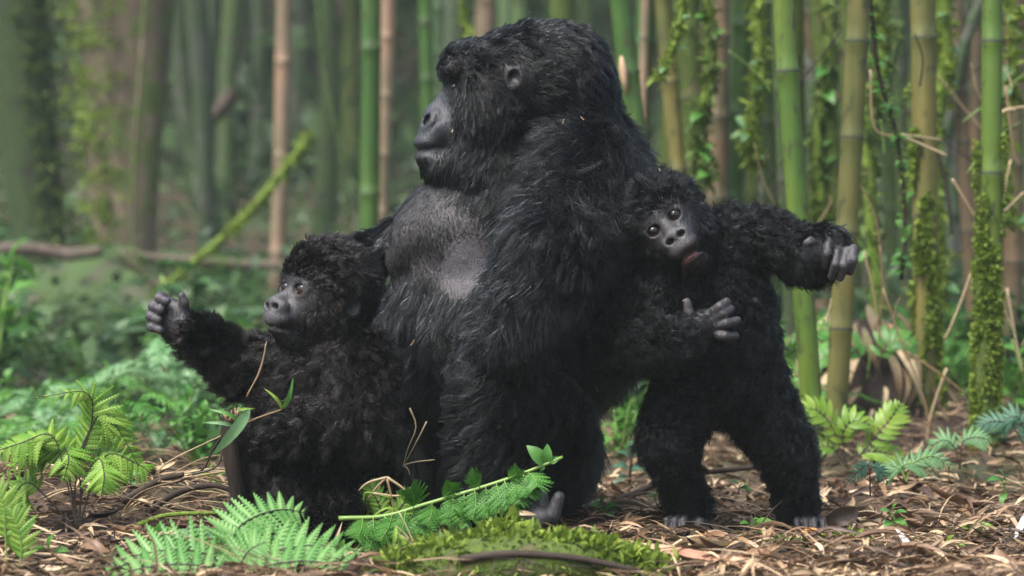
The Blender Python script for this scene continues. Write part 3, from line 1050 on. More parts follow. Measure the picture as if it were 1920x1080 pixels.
def make_skin():
    m = NT('ape_skin')
    at = m.n('Attribute', attribute_name='skin')
    co = m.coord('Object')
    n1 = m.noise(co, 60, 5)
    n2 = m.noise(co, 240, 3)
    c = m.mix(0.5, at.outputs['Color'], m.ramp(n1, [(0.3, (.55, .55, .55)), (0.7, (1.25, 1.2, 1.2))]), 'MULTIPLY')
    m.base(c, 0.52, 0.45)
    wv = m.n('TexWave', wave_type='BANDS')
    wv.inputs['Scale'].default_value = 38
    wv.inputs['Distortion'].default_value = 9
    wv.inputs['Detail'].default_value = 3
    m.l(co, wv.inputs['Vector'])
    vo = m.n('TexVoronoi', feature='DISTANCE_TO_EDGE')
    vo.inputs['Scale'].default_value = 260
    m.l(co, vo.inputs['Vector'])
    n1 = m.math('ADD', n1, m.math('MULTIPLY', m.math('MINIMUM', vo.outputs['Distance'], .25), .55))
    m.bump(m.math('ADD', m.math('MULTIPLY', wv.outputs['Fac'], .25), m.math('ADD', n1, m.math('MULTIPLY', n2, .5))), 0.45, 0.004)
    return m.m


def make_fur(name, col, rough=0.22):
    m = NT(name)
    m.t.nodes.remove(m.b)
    hb = m.n('BsdfHairPrincipled')
    hb.parametrization = 'COLOR'
    hi = m.n('HairInfo')
    c = m.ramp(hi.outputs['Random'], [(0.0, tuple(x * .5 for x in col)), (0.76, col), (0.90, tuple(x * 7 for x in col)), (1.0, tuple(x * 42 for x in col))])  # the palest strands put glints of light into the fur colour
    m.l(c, hb.inputs['Color'])
    hb.inputs['Roughness'].default_value = rough
    hb.inputs['IOR'].default_value = 1.25
    hb.inputs['Radial Roughness'].default_value = 0.6
    if 'Random Roughness' in hb.inputs:
        hb.inputs['Random Roughness'].default_value = 0.2
    m.l(hb.outputs[0], m.out.inputs['Surface'])
    return m.m


def make_eye(iris):
    m = NT('eye_surface')
    co = m.coord('Object')
    sep = m.n('SeparateXYZ')
    m.l(co, sep.inputs[0])
    c = m.ramp(sep.outputs[0], [(0.0, (.015, .010, .008)), (0.70, (.02, .012, .009)), (0.74, tuple(x * .5 for x in iris)), (0.80, iris), (0.93, iris), (0.95, (.002, .002, .002)), (1.0, (.002, .002, .002))])
    m.base(c, 0.10, 0.35)
    m.b.inputs['Coat Weight'].default_value = 0.35
    m.b.inputs['Coat Roughness'].default_value = 0.02
    return m.m


def eyeball(parent, C, r, fwd, mat):
    bm = bmesh.new()
    bmesh.ops.create_uvsphere(bm, u_segments=24, v_segments=16, radius=1.0)
    for v in bm.verts:            # cornea bulge along +X
        if v.co.x > 0.8:
            v.co.x += (v.co.x - 0.8) * 0.35
    me = bpy.data.meshes.new('eye')
    bm.to_mesh(me); bm.free()
    me.polygons.foreach_set('use_smooth', np.ones(len(me.polygons), bool))
    o = mobj('eye', me, mat, parent, C)
    o.rotation_euler = Vector(fwd).to_track_quat('X', 'Z').to_euler()
    o.scale = (r, r, r)
    return o

# ------------------------------------------------------------------ the three gorillas
SKIN = make_skin()
FUR_BLACK = make_fur('fur_black', (.0013, .0016, .0018))
FUR_BROWN = make_fur('fur_brownblack', (.0019, .0016, .0015))
EYE_DARK = make_eye((.020, .010, .006))
EYE_BROWN = make_eye((.034, .014, .006))
GREY = (.021, .024, .030)
DARK = (.006, .006, .0065)
PALM = (.052, .048, .054)


def hand_finger(b, pts, r0, r1, col=PALM, k=.006):
    pts = [np.array(p) for p in pts]
    n = len(pts) - 1
    for i in range(n):
        ra = r0 + (r1 - r0) * i / n
        rb = r0 + (r1 - r0) * (i + 1) / n
        b.cap(pts[i], ra, pts[i + 1], rb, k=k, fur=0.0, dens=0.0, col=col)


def mother():
    b = Body()
    h = -0.04           # depth of the head's own middle plane

    def E(px, py, d, rx, rz, ry, **kw):
        b.ell(P(px, py, d), (S(rx, d), S(ry, d), S(rz, d)), **kw)

    def C(ax, ay, ad, ar, bx, by, bd, br, **kw):
        b.cap(P(ax, ay, ad), S(ar, ad), P(bx, by, bd), S(br, bd), **kw)

    # trunk
    E(985, 440, 0.06, 195, 175, 205, k=.06, fur=.045, lift=20)
    E(856, 452, .040, 122, 112, 150, k=.06, fur=.02, lift=20, rot=Matrix.Rotation(.45, 3, 'Y'))
    E(835, 600, .03, 112, 130, 140, k=.06, fur=.045, lift=22)
    E(925, 640, 0.02, 185, 200, 205, k=.06, fur=.05, lift=22, flow=(-.2, 0, -1))
    E(975, 840, 0.04, 130, 110, 180, k=.06, fur=.06)
    E(1075, 420, 0.12, 130, 205, 180, k=.06, fur=.06, flow=(.3, 0, -1))
    E(1078, 585, 0.13, 125, 165, 180, k=.06, fur=.06, flow=(.1, 0, -1))
    E(1012, 785, 0.04, 82, 108, 120, k=.05, fur=.06, flow=(-.3, 0, -1))
    # neck and shoulders
    C(1040, 210, .02, 95, 1090, 330, .08, 120, k=.06, fur=.045, flow=(.5, 0, -1))
    C(1000, 300, 0.0, 80, 960, 380, .02, 105, k=.05, fur=.03)
    # near arm
    C(1095, 315, -.16, 84, 1040, 470, -.33, 86, k=.025, fur=.075, lift=20, flow=(-.55, 0, -1), curl=.09)
    C(1040, 470, -.33, 86, 965, 602, -.40, 58, k=.018, fur=.075, lift=20, flow=(-.5, 0, -1), curl=.09)
    C(965, 602, -.40, 50, 905, 690, -.26, 42, k=.02, fur=.045, lift=20, flow=(-.9, 0, -.5))
    # near leg: knee up, shin down to the foot
    C(1030, 800, -.12, 80, 945, 712, -.32, 80, k=.02, fur=.05, lift=18, flow=(-1, 0, -.25))
    C(938, 712, -.32, 82, 915, 890, -.32, 70, k=.015, fur=.05, lift=15, flow=(-1, 0, -.35), curl=.08)
    C(915, 890, -.32, 68, 930, 950, -.31, 46, k=.02, fur=.03)
    # far leg
    C(900, 820, .12, 100, 800, 760, .05, 85, k=.05, fur=.05)
    C(800, 760, .05, 80, 790, 930, 0, 60, k=.04, fur=.05)
    # far arm, reaching round behind the infant
    C(880, 415, .16, 80, 812, 398, .18, 42, k=.05, fur=.035, lift=25, flow=(-.8, 0, -.7))
    C(812, 398, .18, 42, 745, 452, .22, 30, k=.04, fur=.040, lift=28, flow=(-.9, 0, -.3))
    C(745, 452, .22, 30, 690, 482, .22, 30, k=.03, fur=.040, lift=28)
    C(690, 482, .22, 30, 650, 600, .16, 34, k=.04, fur=.04, lift=25)
    # breasts
    E(872, 494, -.112, 40, 56, 40, k=.03, fur=.004, dens=.1, col=(.075, .068, .085), rot=Matrix.Rotation(-.25, 3, 'Y'))
    b.cap(P(876, 532, -.145), S(7), P(880, 543, -.165), S(5), k=.006, fur=0, dens=0, col=(.03, .025, .03))
    E(757, 462, -.035, 26, 48, 40, k=.05, fur=.006, dens=.2, col=(.06, .05, .052), rot=Matrix.Rotation(.4, 3, 'Y'))
    b.cap(P(736, 462, -.05), S(8), P(726, 461, -.055), S(5), k=.006, fur=0, dens=0, col=(.09, .07, .08))
    # head
    hk = dict(fur=.022, lift=24)
    E(985, 150, h, 138, 92, 98, k=.04, flow=(1, 0, -.5), **hk)
    E(1025, 100, h, 92, 56, 55, k=.05, flow=(1, 0, .1), **hk)
    E(1068, 170, h + .01, 78, 105, 88, k=.05, flow=(.7, 0, -.8), fur=.030, lift=26)
    E(922, 225, h, 82, 100, 96, k=.04, flow=(.35, 0, -1), fur=.022, lift=22)
    E(900, 308, h, 72, 64, 80, k=.04, flow=(.1, 0, -1), fur=.03, lift=25)
    E(945, 322, h, 82, 62, 82, k=.04, flow=(.3, 0, -1), fur=.03, lift=25)
    E(849, 130, h, 29, 25, 60, k=.018, flow=(.6, 0, .5), fur=.011, lift=25)            # brow ridge
    E(880, 105, h, 45, 28, 60, k=.03, flow=(.8, 0, .4), fur=.016, lift=25)
    C(866, 175, h, 34, 852, 235, h, 42, k=.02, fur=.004, col=GREY)                      # face
    E(824, 243, h, 38, 40, 47, k=.02, fur=0, dens=0, col=GREY, rot=Matrix.Rotation(.5, 3, 'Y'))                 # muzzle
    C(846, 170, h, 14, 816, 212, h, 18, k=.012, fur=0, dens=0, col=GREY)               # nose bridge
    E(816, 220, h, 19, 20, 28, k=.016, fur=0, dens=0, col=GREY)
    for s in (-1, 1):
        E(812, 226, h + s * .034, 11, 23, 12, k=.006, rot=Matrix.Rotation(.5, 3, 'Y'), fur=0, dens=0, col=GREY)          # nostril wing
    E(805, 268, h, 30, 18, 43, k=.018, fur=0, dens=0, col=GREY)                         # upper lip
    E(806, 295, h, 28, 12, 38, k=.012, fur=.010, lift=20, dens=.9, col=(.03, .03, .034))          # lower lip
    E(832, 316, h, 40, 27, 46, k=.03, fur=.024, lift=25, flow=(-.1, 0, -1))
    for s in (-1, 1):
        E(800, 226, h + s * .030, 6, 12, 15, k=.003, op='sub', rot=Matrix.Rotation(.5, 3, 'Y'))
        b.cap(P(828, 198, h + s * .044), S(2.5), P(822, 226, h + s * .052), S(3), k=.005, op='sub')
        b.cap(P(822, 226, h + s * .052), S(3), P(803, 248, h + s * .050), S(2.5), k=.005, op='sub')
        b.cap(P(836, 186, h + s * .050), S(2), P(838, 222, h + s * .058), S(2), k=.005, op='sub')
        E(841, 163, h + s * .060, 11, 8, 16, k=.006, op='sub')
    E(796, 283, h, 36, 1.4, 60, k=.003, op='sub', rot=Matrix.Rotation(-.06, 3, 'Y'))
    E(818, 285, h, 34, 9, 38, k=.002, fur=0, dens=0, col=(.008, .008, .009))                                       # mouth
    # lids and cheek folds
    # ear on the near side
    ed = h - .122
    E(968, 145, ed + .010, 22, 27, 17, k=.008, fur=.0, dens=0.0, col=(.013, .013, .014), rot=Matrix.Rotation(.25, 3, 'Y'))
    E(962, 147, ed - .012, 13, 18, 17, k=.006, op='sub', rot=Matrix.Rotation(.25, 3, 'Y'))
    E(966, 156, ed + .008, 6, 9, 8, k=.004, fur=0, dens=0, col=(.022, .020, .022))
    # near foot, sole turned to the ground's edge, toes curled up
    fd = -.30
    C(915, 965, fd + .02, 30, 965, 975, fd - .02, 31, k=.02, fur=.012, col=DARK, dens=.6)
    C(965, 975, fd - .02, 29, 1012, 974, fd - .06, 25, k=.012, fur=0, dens=0, col=(.03, .03, .033))
    tc = (.034, .034, .038)
    hand_finger(b, [P(1006, 984, fd - .06), P(1036, 966, fd - .08), P(1048, 932, fd - .08)], S(17), S(11), tc)
    hand_finger(b, [P(992, 965, fd - .02), P(1018, 950, fd - .03), P(1018, 926, fd - .03)], S(14), S(10), tc)
    hand_finger(b, [P(980, 962, fd + .0), P(998, 942, fd - .01), P(994, 920, fd - .02)], S(13), S(10), tc)
    hand_finger(b, [P(962, 962, fd + .04), P(972, 942, fd + .04), P(968, 926, fd + .03)], S(12), S(8), tc)

    # nearly bare chest and belly front, thin hair over grey-brown skin
    def chest(V):
        c = np.array(P(830, 430, -.05))
        ax = np.array(P(735, 520, 0)) - np.array(P(930, 390, 0)); ax /= np.linalg.norm(ax)
        q = V - c
        px = 960 + FPX * V[:, 0] / (V[:, 1] - CAM_Y)
        zz = V[:, 2]
        u = (V[:, 0] - P(835, 455)[0]) / S(150)
        v = (zz - P(850, 450)[2]) / S(105)
        r = np.sqrt(u * u + v * v + .95 * u * v)
        w = 1 - smooth01(.50, 1.45, r)
        w *= 1 - smooth01(P(900, 0, 0)[0], P(985, 0, 0)[0], V[:, 0] + .55 * (zz - P(0, 450)[2]) * -1)
        w *= V[:, 1] < .2
        return w, dict(fur=.008, dens=.9, col=(.022, .018, .0185), lift=6)
    b.zones.append(chest)

    def breast(V):
        u = (V[:, 0] - P(870, 500, -.13)[0]) / S(48); v = (V[:, 2] - P(870, 500, -.13)[2]) / S(60)
        return (1 - smooth01(.6, 1.1, np.sqrt(u * u + v * v - .5 * u * v))) * (V[:, 1] < 0), dict(fur=.003, dens=.15, col=(.034, .030, .037))  # bare skin, its paler colour also standing in for a highlight
    b.zones.append(breast)

    def face(V):
        x = (V[:, 0] - P(808, 0, h)[0]) / S(40)
        z = (V[:, 2] - P(0, 228, h)[2]) / S(70)
        w = 1 - smooth01(.75, 1.1, np.sqrt(x * x + z * z))
        return w, dict(fur=0.0, dens=0.0, col=GREY)
    b.zones.append(face)
    o, V, F, N = finish_body('gorilla', b, .0052, SKIN, 'large black adult gorilla sitting in profile between two infants, chest almost bare', 'gorilla', FUR_BLACK, 370000, 5,
                             dict(r0=.00054, clump=.86, per_clump=12, back=.25))
    for s in (-1, 1):
        eyeball(o, P(853, 163, h + s * .050), S(7), (-1, s * .2, -.2), EYE_DARK)
    return o


def infant_head(b, C, R, sc_=1.0, mouth=0.004, fur=.03, curl=.15, bare=(.058, .058, .062), eyes=True):
    """R: 3x3 whose columns are forward, left and up of the head in the world."""
    C = np.array(C)
    R = np.array(R)

    def w(x, y, z):
        return C + R @ (np.array((x, y, z)) * sc_)

    def E(x, y, z, rx, ry, rz, **kw):
        kw.setdefault('fur', fur)
        b.ell(w(x, y, z), np.array((rx, ry, rz)) * sc_, rot=R, **kw)

    def K(a, ra, c, rc, **kw):
        b.cap(w(*a), ra * sc_, w(*c), rc * sc_, **kw)
    up, fw = R[:, 2], R[:, 0]
    E(-.005, 0, .024, .097, .093, .095, k=.02, flow=-fw * .8 + up * .2, lift=40, curl=curl * .7)
    E(.012, 0, -.042, .072, .084, .062, k=.03, flow=-fw * .4 - up * .6, lift=45, curl=curl)
    E(.060, 0, .020, .030, .058, .022, k=.02, flow=up, lift=50, fur=.018, curl=curl)
    sk = dict(fur=0.0, dens=0.0, col=bare)
    E(.066, 0, -.020, .026, .056, .040, k=.02, **sk)
    for s in (-1, 1):
        E(.080, s * .029, .000, .016, .023, .021, k=.008, **sk)
    K((.060, 0, -.045), .042, (.100, 0, -.062), .031, k=.02, **sk)
    K((.088, 0, -.006), .010, (.118, 0, -.034), .014, k=.012, **sk)
    E(.121, 0, -.038, .014, .024, .015, k=.008, **sk)
    for s in (-1, 1):
        E(.116, s * .021, -.044, .016, .014, .016, k=.005, **sk)
    E(.108, 0, -.067, .024, .038, .020, k=.012, **sk)
    lz = -.0915 - mouth * .85
    E(.099 - mouth * .9, 0, lz, .022, .029, .0065, k=.006, **sk)
    E(.070 - mouth * .9, 0, lz - .010, .030, .032, .017, k=.018, fur=.015, flow=-up, lift=30, curl=curl, dens=1.3)
    for s in (-1, 1):
        E(.132, s * .0150, -.044, .022, .0098, .0062, k=.003, op='sub')
        E(.096, s * .029, .000, .016, .0165, .0118, k=.003, op='sub')
    E(.128, 0, -.0835 - mouth * .45, .040, .030, mouth, k=.002, op='sub')
    for s in (-1, 1):                    # ears
        E(-.012, s * .088, -.016, .018, .012, .023, k=.006, fur=0, dens=0, col=(.020, .019, .020))
        E(-.005, s * .100, -.014, .011, .012, .016, k=.004, op='sub')

    Ri = R.T

    def face(V):
        q = ((V - C) @ Ri.T) / sc_
        r = np.sqrt((q[:, 1] / .047) ** 2 + ((q[:, 2] + .034) / .057) ** 2)
        ww = (1 - smooth01(.75, 1.15, r)) * smooth01(.045, .065, q[:, 0])
        return ww, dict(fur=0.0, dens=0.0)
    b.zones.append(face)

    def darkround(V):
        q = ((V - C) @ Ri.T) / sc_
        r = np.sqrt((q[:, 1] / .036) ** 2 + ((q[:, 2] + .046) / .043) ** 2)
        ww = smooth01(.78, 1.15, r) * (q[:, 0] > .03) * (np.linalg.norm(q, axis=1) < .17)
        return ww * .92, dict(col=(.013, .012, .013))
    b.zones.append(darkround)

    def nearears(V):
        q = ((V - C) @ Ri.T) / sc_
        r = np.sqrt(((q[:, 0] + .008) / .019) ** 2 + ((q[:, 2] + .017) / .024) ** 2)
        return (1 - smooth01(.8, 1.1, r)) * (np.abs(q[:, 1]) > .07), dict(fur=0.0, dens=0.0)
    b.zones.append(nearears)
    return w


def head_frame(fwd, roll_up):
    f = Vector(fwd).normalized()
    u = Vector(roll_up)
    u = (u - f * u.dot(f)).normalized()
    l = u.cross(f)
    return np.array([[f[i], l[i], u[i]] for i in range(3)])


def infant_sitting():
    b = Body()
    D = -.34

    def Cc(ax, ay, ad, ar, bx, by, bd, br, **kw):
        kw.setdefault('curl', .16); kw.setdefault('fur', .042); kw.setdefault('lift', 38)
        b.cap(P(ax, ay, D + ad), S(ar, D), P(bx, by, D + bd), S(br, D), **kw)
    Cc(618, 690, .03, 84, 610, 860, .05, 98, k=.04)
    Cc(575, 700, .0, 70, 545, 830, .0, 75, k=.05)
    Cc(610, 620, 0, 55, 620, 690, .02, 80, k=.04, fur=.03)
    Cc(662, 685, -.06, 62, 672, 790, -.12, 56, k=.018)                  # near upper arm
    Cc(672, 790, -.12, 52, 560, 812, -.16, 38, k=.012)                  # forearm folded across the lap
    Cc(650, 885, -.02, 70, 512, 838, -.10, 52, k=.02)                  # near thigh, knee out
    Cc(512, 838, -.10, 50, 488, 935, -.08, 36, k=.015)                  # shin
    Cc(648, 930, -.10, 44, 550, 935, -.15, 44, k=.012, flow=(-.2, 0, -1))   # other foot's shin tucked in front
    Cc(550, 935, -.15, 38, 500, 962, -.16, 26, k=.02, fur=.02)
    # far arm held out, hand half open
    Cc(535, 690, .03, 54, 470, 692, .03, 44, k=.04, lift=45)
    Cc(470, 692, .03, 42, 362, 628, .0, 30, k=.03, lift=45, curl=.1)
    Cc(362, 628, .0, 28, 342, 610, .0, 24, k=.02, fur=.022, lift=40)
    b.ell(P(331, 598, D), (S(25), S(15), S(32)), k=.012, fur=0.0, dens=0.0, col=PALM, rot=Matrix.Rotation(.45, 3, 'Y'))
    b.ell(P(344, 618, D - .014), (S(13), S(9), S(20)), k=.01, fur=0, dens=0, col=PALM, rot=Matrix.Rotation(.5, 3, 'Y'))
    for i, (x0, y0, x1, y1, x2, y2) in enumerate([(324, 570, 302, 556, 296, 563), (317, 583, 291, 570, 285, 579), (314, 597, 285, 589, 281, 598), (314, 612, 287, 609, 284, 617)]):
        hand_finger(b, [P(x0, y0, D + .012), P(x1, y1, D + .004), P((x1 + x2) / 2 - 1, (y1 + y2) / 2, D - .020), P(x2 + 16, y2 + 2, D - .026)], S(10), S(8), PALM, k=.005)
    hand_finger(b, [P(344, 585, D - .006), P(346, 568, D - .012), P(341, 555, D - .014)], S(9), S(7), (.03, .028, .03))
    # dark hair on the back of the hand
    b.ell(P(326, 602, D + .022), (S(26), S(10), S(36)), k=.012, fur=.02, lift=30, flow=(-.6, 0, -.6), curl=.1, rot=Matrix.Rotation(.45, 3, 'Y'))
    R = head_frame((-.76, -.62, .20), (-.10, -.15, 1))
    hd = P(612, 556, D - .01)
    w = infant_head(b, hd, R, 1.06, mouth=.0014, fur=.025, curl=.10, bare=(.056, .054, .058))
    o, V, F, N = finish_body('gorilla_infant', b, .0042, SKIN, 'young gorilla sitting against the adult, one open hand held out, gazing upward', 'gorilla', FUR_BROWN, 190000, 8,
                             dict(r0=.0004, clump=.75, per_clump=20, back=.3, droop=.15))
    for s in (-1, 1):
        eyeball(o, w(.0755, s * .029, .0005), .0172 * 1.06, R[:, 0] + R[:, 2] * .30 + R[:, 1] * .15, EYE_BROWN)
    return o


def infant_standing():
    b = Body()
    D = -.22

    def Cc(ax, ay, ad, ar, bx, by, bd, br, **kw):
        kw.setdefault('curl', .18); kw.setdefault('fur', .036); kw.setdefault('lift', 42)
        b.cap(P(ax, ay, D + ad), S(ar, D), P(bx, by, D + bd), S(br, D), **kw)
    Cc(1345, 500, .02, 74, 1372, 630, .02, 80, k=.05, fur=.028)
    Cc(1335, 600, .02, 84, 1350, 695, .02, 80, k=.05)
    Cc(1265, 520, -.02, 62, 1330, 560, .0, 76, k=.04, fur=.026)
    # raised arm
    Cc(1375, 455, .0, 56, 1425, 446, -.01, 38, k=.04)
    Cc(1425, 446, -.01, 38, 1505, 476, -.04, 38, k=.03, curl=.12)
    Cc(1505, 478, -.04, 42, 1545, 468, -.05, 36, k=.03, fur=.03, lift=25, flow=(1, 0, -.6), curl=.05)
    b.ell(P(1556, 462, D - .05), (S(34), S(26), S(34)), k=.02, fur=.03, lift=18, flow=(.9, 0, -.7), curl=.03)
    b.ell(P(1530, 500, D - .03), (S(34), S(22), S(26)), k=.02, fur=.03, lift=25, flow=(.2, 0, -1), curl=.05)
    fc = (.040, .039, .043)
    for x0, y0, x1, y1, x2, y2 in [(1554, 452, 1551, 476, 1545, 498), (1572, 466, 1566, 496, 1558, 518), (1588, 470, 1583, 498, 1576, 521), (1600, 466, 1600, 488, 1594, 510)]:
        hand_finger(b, [P(x0, y0, D - .085), P(x1, y1, D - .100), P(x2, y2, D - .085)], S(8.8), S(7.2), fc, k=.003)
    hand_finger(b, [P(1536, 462, D - .078), P(1520, 452, D - .092), P(1511, 456, D - .092)], S(9), S(7), (.06, .058, .066), k=.004)
    # other arm folded across the belly
    Cc(1235, 560, -.04, 56, 1175, 640, -.08, 50, k=.04)
    Cc(1175, 640, -.10, 46, 1265, 640, -.17, 36, k=.03, flow=(1, 0, -.2), lift=30)
    Cc(1265, 640, -.17, 34, 1312, 612, -.16, 27, k=.02, fur=.030, flow=(1, 0, .3), lift=28, curl=.08)
    b.ell(P(1318, 610, D - .155), (S(24), S(15), S(28)), k=.015, fur=.020, lift=20, flow=(1, 0, .2), curl=.05)
    for x0, y0, x1, y1, x2, y2 in [(1326, 592, 1350, 575, 1362, 566), (1332, 602, 1356, 588, 1370, 580), (1336, 614, 1362, 606, 1382, 601), (1334, 628, 1358, 630, 1378, 630)]:
        hand_finger(b, [P(x0, y0, D - .165), P(x1, y1, D - .180), P(x2, y2, D - .165)], S(9.5), S(8), (.036, .034, .037), k=.004)
    hand_finger(b, [P(1298, 606, D - .165), P(1292, 588, D - .178), P(1288, 566, D - .178)], S(10), S(7.5), (.045, .042, .045), k=.005)
    # legs
    Cc(1300, 722, .0, 66, 1250, 830, -.07, 37, k=.05)
    Cc(1250, 830, -.07, 36, 1292, 945, -.01, 28, k=.03, fur=.030)
    Cc(1290, 945, -.01, 28, 1288, 985, -.02, 26, k=.02, fur=.018)
    Cc(1402, 730, .03, 66, 1476, 846, .01, 38, k=.05)
    Cc(1476, 846, .01, 37, 1496, 955, .05, 29, k=.03, fur=.030)
    Cc(1496, 955, .05, 29, 1502, 985, .05, 26, k=.02, fur=.016)
    # feet and toes
    tc = (.020, .020, .022)
    Cc(1288, 985, -.02, 26, 1280, 992, -.07, 20, k=.015, fur=.010, lift=25, flow=(0, -1, -.2))
    for x, x2, r in [(1258, 1250, 6.2), (1271, 1266, 6.6), (1284, 1282, 6.8)]:
        hand_finger(b, [P(x, 972, D - .06), P(x2, 976, D - .105), P(x2 - 2, 998, D - .125)], S(r * 1.1), S(r), tc, k=.003)
    hand_finger(b, [P(1306, 976, D - .03), P(1312, 980, D - .085), P(1302, 1002, D - .11)], S(10), S(9), tc, k=.004)
    Cc(1504, 986, .04, 26, 1516, 992, -.015, 20, k=.015, fur=.009, lift=25, flow=(.3, -1, -.2))
    for x, x2, r in [(1498, 1494, 6), (1511, 1510, 6.4), (1524, 1526, 6.6), (1537, 1543, 6.2)]:
        hand_finger(b, [P(x, 973, D + .02), P(x2, 977, D - .025), P(x2 + 2, 994, D - .045)], S(r * 1.1), S(r), tc, k=.003)
    R = head_frame((-.12, -1.0, .07), (-.62, .05, .80))
    hd = P(1250, 424, D - .06)
    w = infant_head(b, hd, R, 1.01, mouth=.0125, fur=.028, curl=.10, bare=(.052, .051, .052))
    # tongue and lip inside the open mouth
    b.ell(w(.088, -.003, -.0950), np.array((.027, .023, .0060)), rot=R, k=.002, fur=0, dens=0, col=(.26, .10, .08))
    Ct, Rt = np.array(w(.088, -.003, -.0950)), np.array(R)

    def tongue(V):
        q = ((V - Ct) @ Rt) / np.array((.031, .025, .0085))
        return 1 - smooth01(.85, 1.1, np.linalg.norm(q, axis=1)), dict(col=(.17, .072, .060), fur=0.0, dens=0.0)
    b.zones.append(tongue)
    o, V, F, N = finish_body('gorilla_infant', b, .0040, SKIN, 'young gorilla standing upright with open mouth, head tilted and one arm stretched out', 'gorilla', FUR_BLACK, 200000, 21,
                             dict(r0=.0004, clump=.78, per_clump=18, back=.3, droop=.12))
    for s in (-1, 1):
        eyeball(o, w(.0755, s * .029, .0005), .0172 * 1.01, R[:, 0] + R[:, 1] * -.12 + R[:, 2] * .1, EYE_DARK)
    return o


mother()
infant_sitting()
infant_standing()

# ------------------------------------------------------------------ ferns and herbs
def fern_plant(name, base, fronds, pmat, smat, label, cat='fern', group=None, maxlen=.06, pairs=20, join=False, me=None, **kw):
    root = empty(name, base)
    for i, pts in enumerate(fronds):
        frond(root, pts, maxlen, pairs, pmat, smat, me=me, join=join, seed=i + int(abs(base[0]) * 1000), **kw)
    rebase(root)
    tag(root, label, cat, group)
    return root


def pix(pts, d):
    return [P(p[0], p[1], d + (p[2] if len(p) > 2 else 0)) for p in pts]

d = -.90
fern_plant('fern', P(420, 1075, d), [pix([(425, 1082), (450, 1052, -.01), (525, 1030, -.03), (600, 1022, -.04), (688, 1036, -.05)], d),
                                     pix([(432, 1082), (400, 1045), (340, 1030, -.02), (260, 1040, -.04), (165, 1072, -.05)], d),
                                     pix([(425, 1075), (440, 1000), (480, 968, .05), (530, 955, .1), (575, 962, .12)], d)],
           M['fernpale'], M['fernstem'], 'low pale bluish green fern spreading in front of the seated infant', maxlen=.088, pairs=13, start=.10, up=(0, -.78, .62), angle=84, droop=.05)
fern_plant('fern', P(440, 1105, -1.05), [pix([(440, 1105), (480, 1068), (560, 1052), (640, 1062), (720, 1095)], -1.05), pix([(440, 1105), (400, 1066), (320, 1058), (240, 1072), (170, 1105)], -1.05), pix([(440, 1105), (450, 1060), (470, 1030), (500, 1015)], -1.02)],
           M['fernpale'], M['fernstem'], 'second pale fern tucked at the lower edge of the bluish green one', maxlen=.07, pairs=12, start=.2, up=(0, -.78, .62), angle=82, droop=.05)
d = -.42
B0 = (146, 1000)
fern_plant('fern', P(146, 1000, d), [pix([B0, (140, 930), (150, 850), (172, 790), (160, 735, -.02), (60, 748, -.05)], d),
                                     pix([B0, (142, 900), (172, 800), (196, 775), (225, 810), (268, 890)], d),
                                     pix([B0, (130, 900), (105, 840), (60, 850), (-10, 900)], d),
                                     pix([B0, (165, 930), (180, 890), (205, 850), (262, 872), (280, 885)], d),
                                     pix([B0, (120, 880), (95, 815), (40, 830), (-20, 850)], d - .05),
                                     pix([B0, (150, 900), (120, 835), (128, 860, -.05), (118, 905, -.06)], d),
                                     pix([B0, (158, 900), (185, 860), (195, 890, -.05), (190, 930, -.06)], d),
                                     pix([B0, (90, 935), (50, 905), (20, 940), (10, 1000)], d)],
           M['fern'], M['fernstem'], 'tall yellow green fern with dark wiry stems on the littered mound', maxlen=.066, pairs=19, start=.36, up=(0, -.7, .7), droop=.4, me=PINNA_LACE, angle=72)
d = -.95
fern_plant('fern', P(15, 1100, d), [pix([(15, 1110), (10, 1000), (5, 940), (-20, 900)], d), pix([(20, 1110), (40, 1040), (30, 980), (10, 950)], d)],
           M['fern'], M['greenstem'], 'blurred green fern stems at the very edge beside the tall wiry fern', maxlen=.05, pairs=12, start=.3, up=(0, -.9, .4))

# long green stem lying across in front of the adult, with drooping toothed leaves
d = -.56
sp = pix([(635, 972), (720, 968), (800, 945), (900, 915), (980, 888), (1055, 857)], d)
root = empty('fern_stalk', sp[0])
tube('stem', catmull([tuple(p) for p in sp], 24), np.linspace(.0052, .0034, 24), M['greenstem'], root, 7)
for i, (a, L) in enumerate([((700, 969), (690, 1040)), ((760, 957), (745, 1010)), ((810, 943), (800, 985)), ((850, 930), (838, 985)), ((890, 918), (885, 975)), ((930, 905), (935, 962)), ((965, 893), (975, 945)), ((990, 885), (1008, 912)),
                            ((830, 936), (850, 905)), ((900, 915), (878, 888)), ((950, 900), (975, 880)), ((720, 968), (762, 1020)), ((735, 965), (712, 1015)), ((785, 950), (790, 1000)), ((870, 925), (862, 985)), ((910, 912), (912, 972)), ((945, 900), (958, 955)), ((980, 888), (992, 930)), ((775, 953), (770, 915)), ((680, 971), (668, 1010))]):
    x0, y0 = a; x1, y1 = L
    frond(root, pix([(x0, y0), ((x0 + x1) / 2 + 4, (y0 + y1) / 2, -.03), (x1, y1, -.05)], d - .01), .044 if i < 8 or i > 11 else .028, 10, M['leafstem'], M['greenstem'], me=PINNA_SMALL, seed=i + 70, start=.08, rs=.0012, up=(.2, -.95, .2), angle=58, name='leaf')
for a, b_ in (((1022, 871), (988, 834)), ((1022, 871), (1027, 832)), ((1030, 868), (1050, 856)), ((1020, 872), (1012, 885))):
    pa, pb = P(*a, d), P(*b_, d)
    put('leaf', variant(LEAF_OVATE, M['leaf']), root, pa, frame(pb - pa, (.2, -1, .3)), (pb - pa).length)
rebase(root)
tag(root, 'long green stem with drooping toothed leaves lying before the adult\'s foot', 'fern')

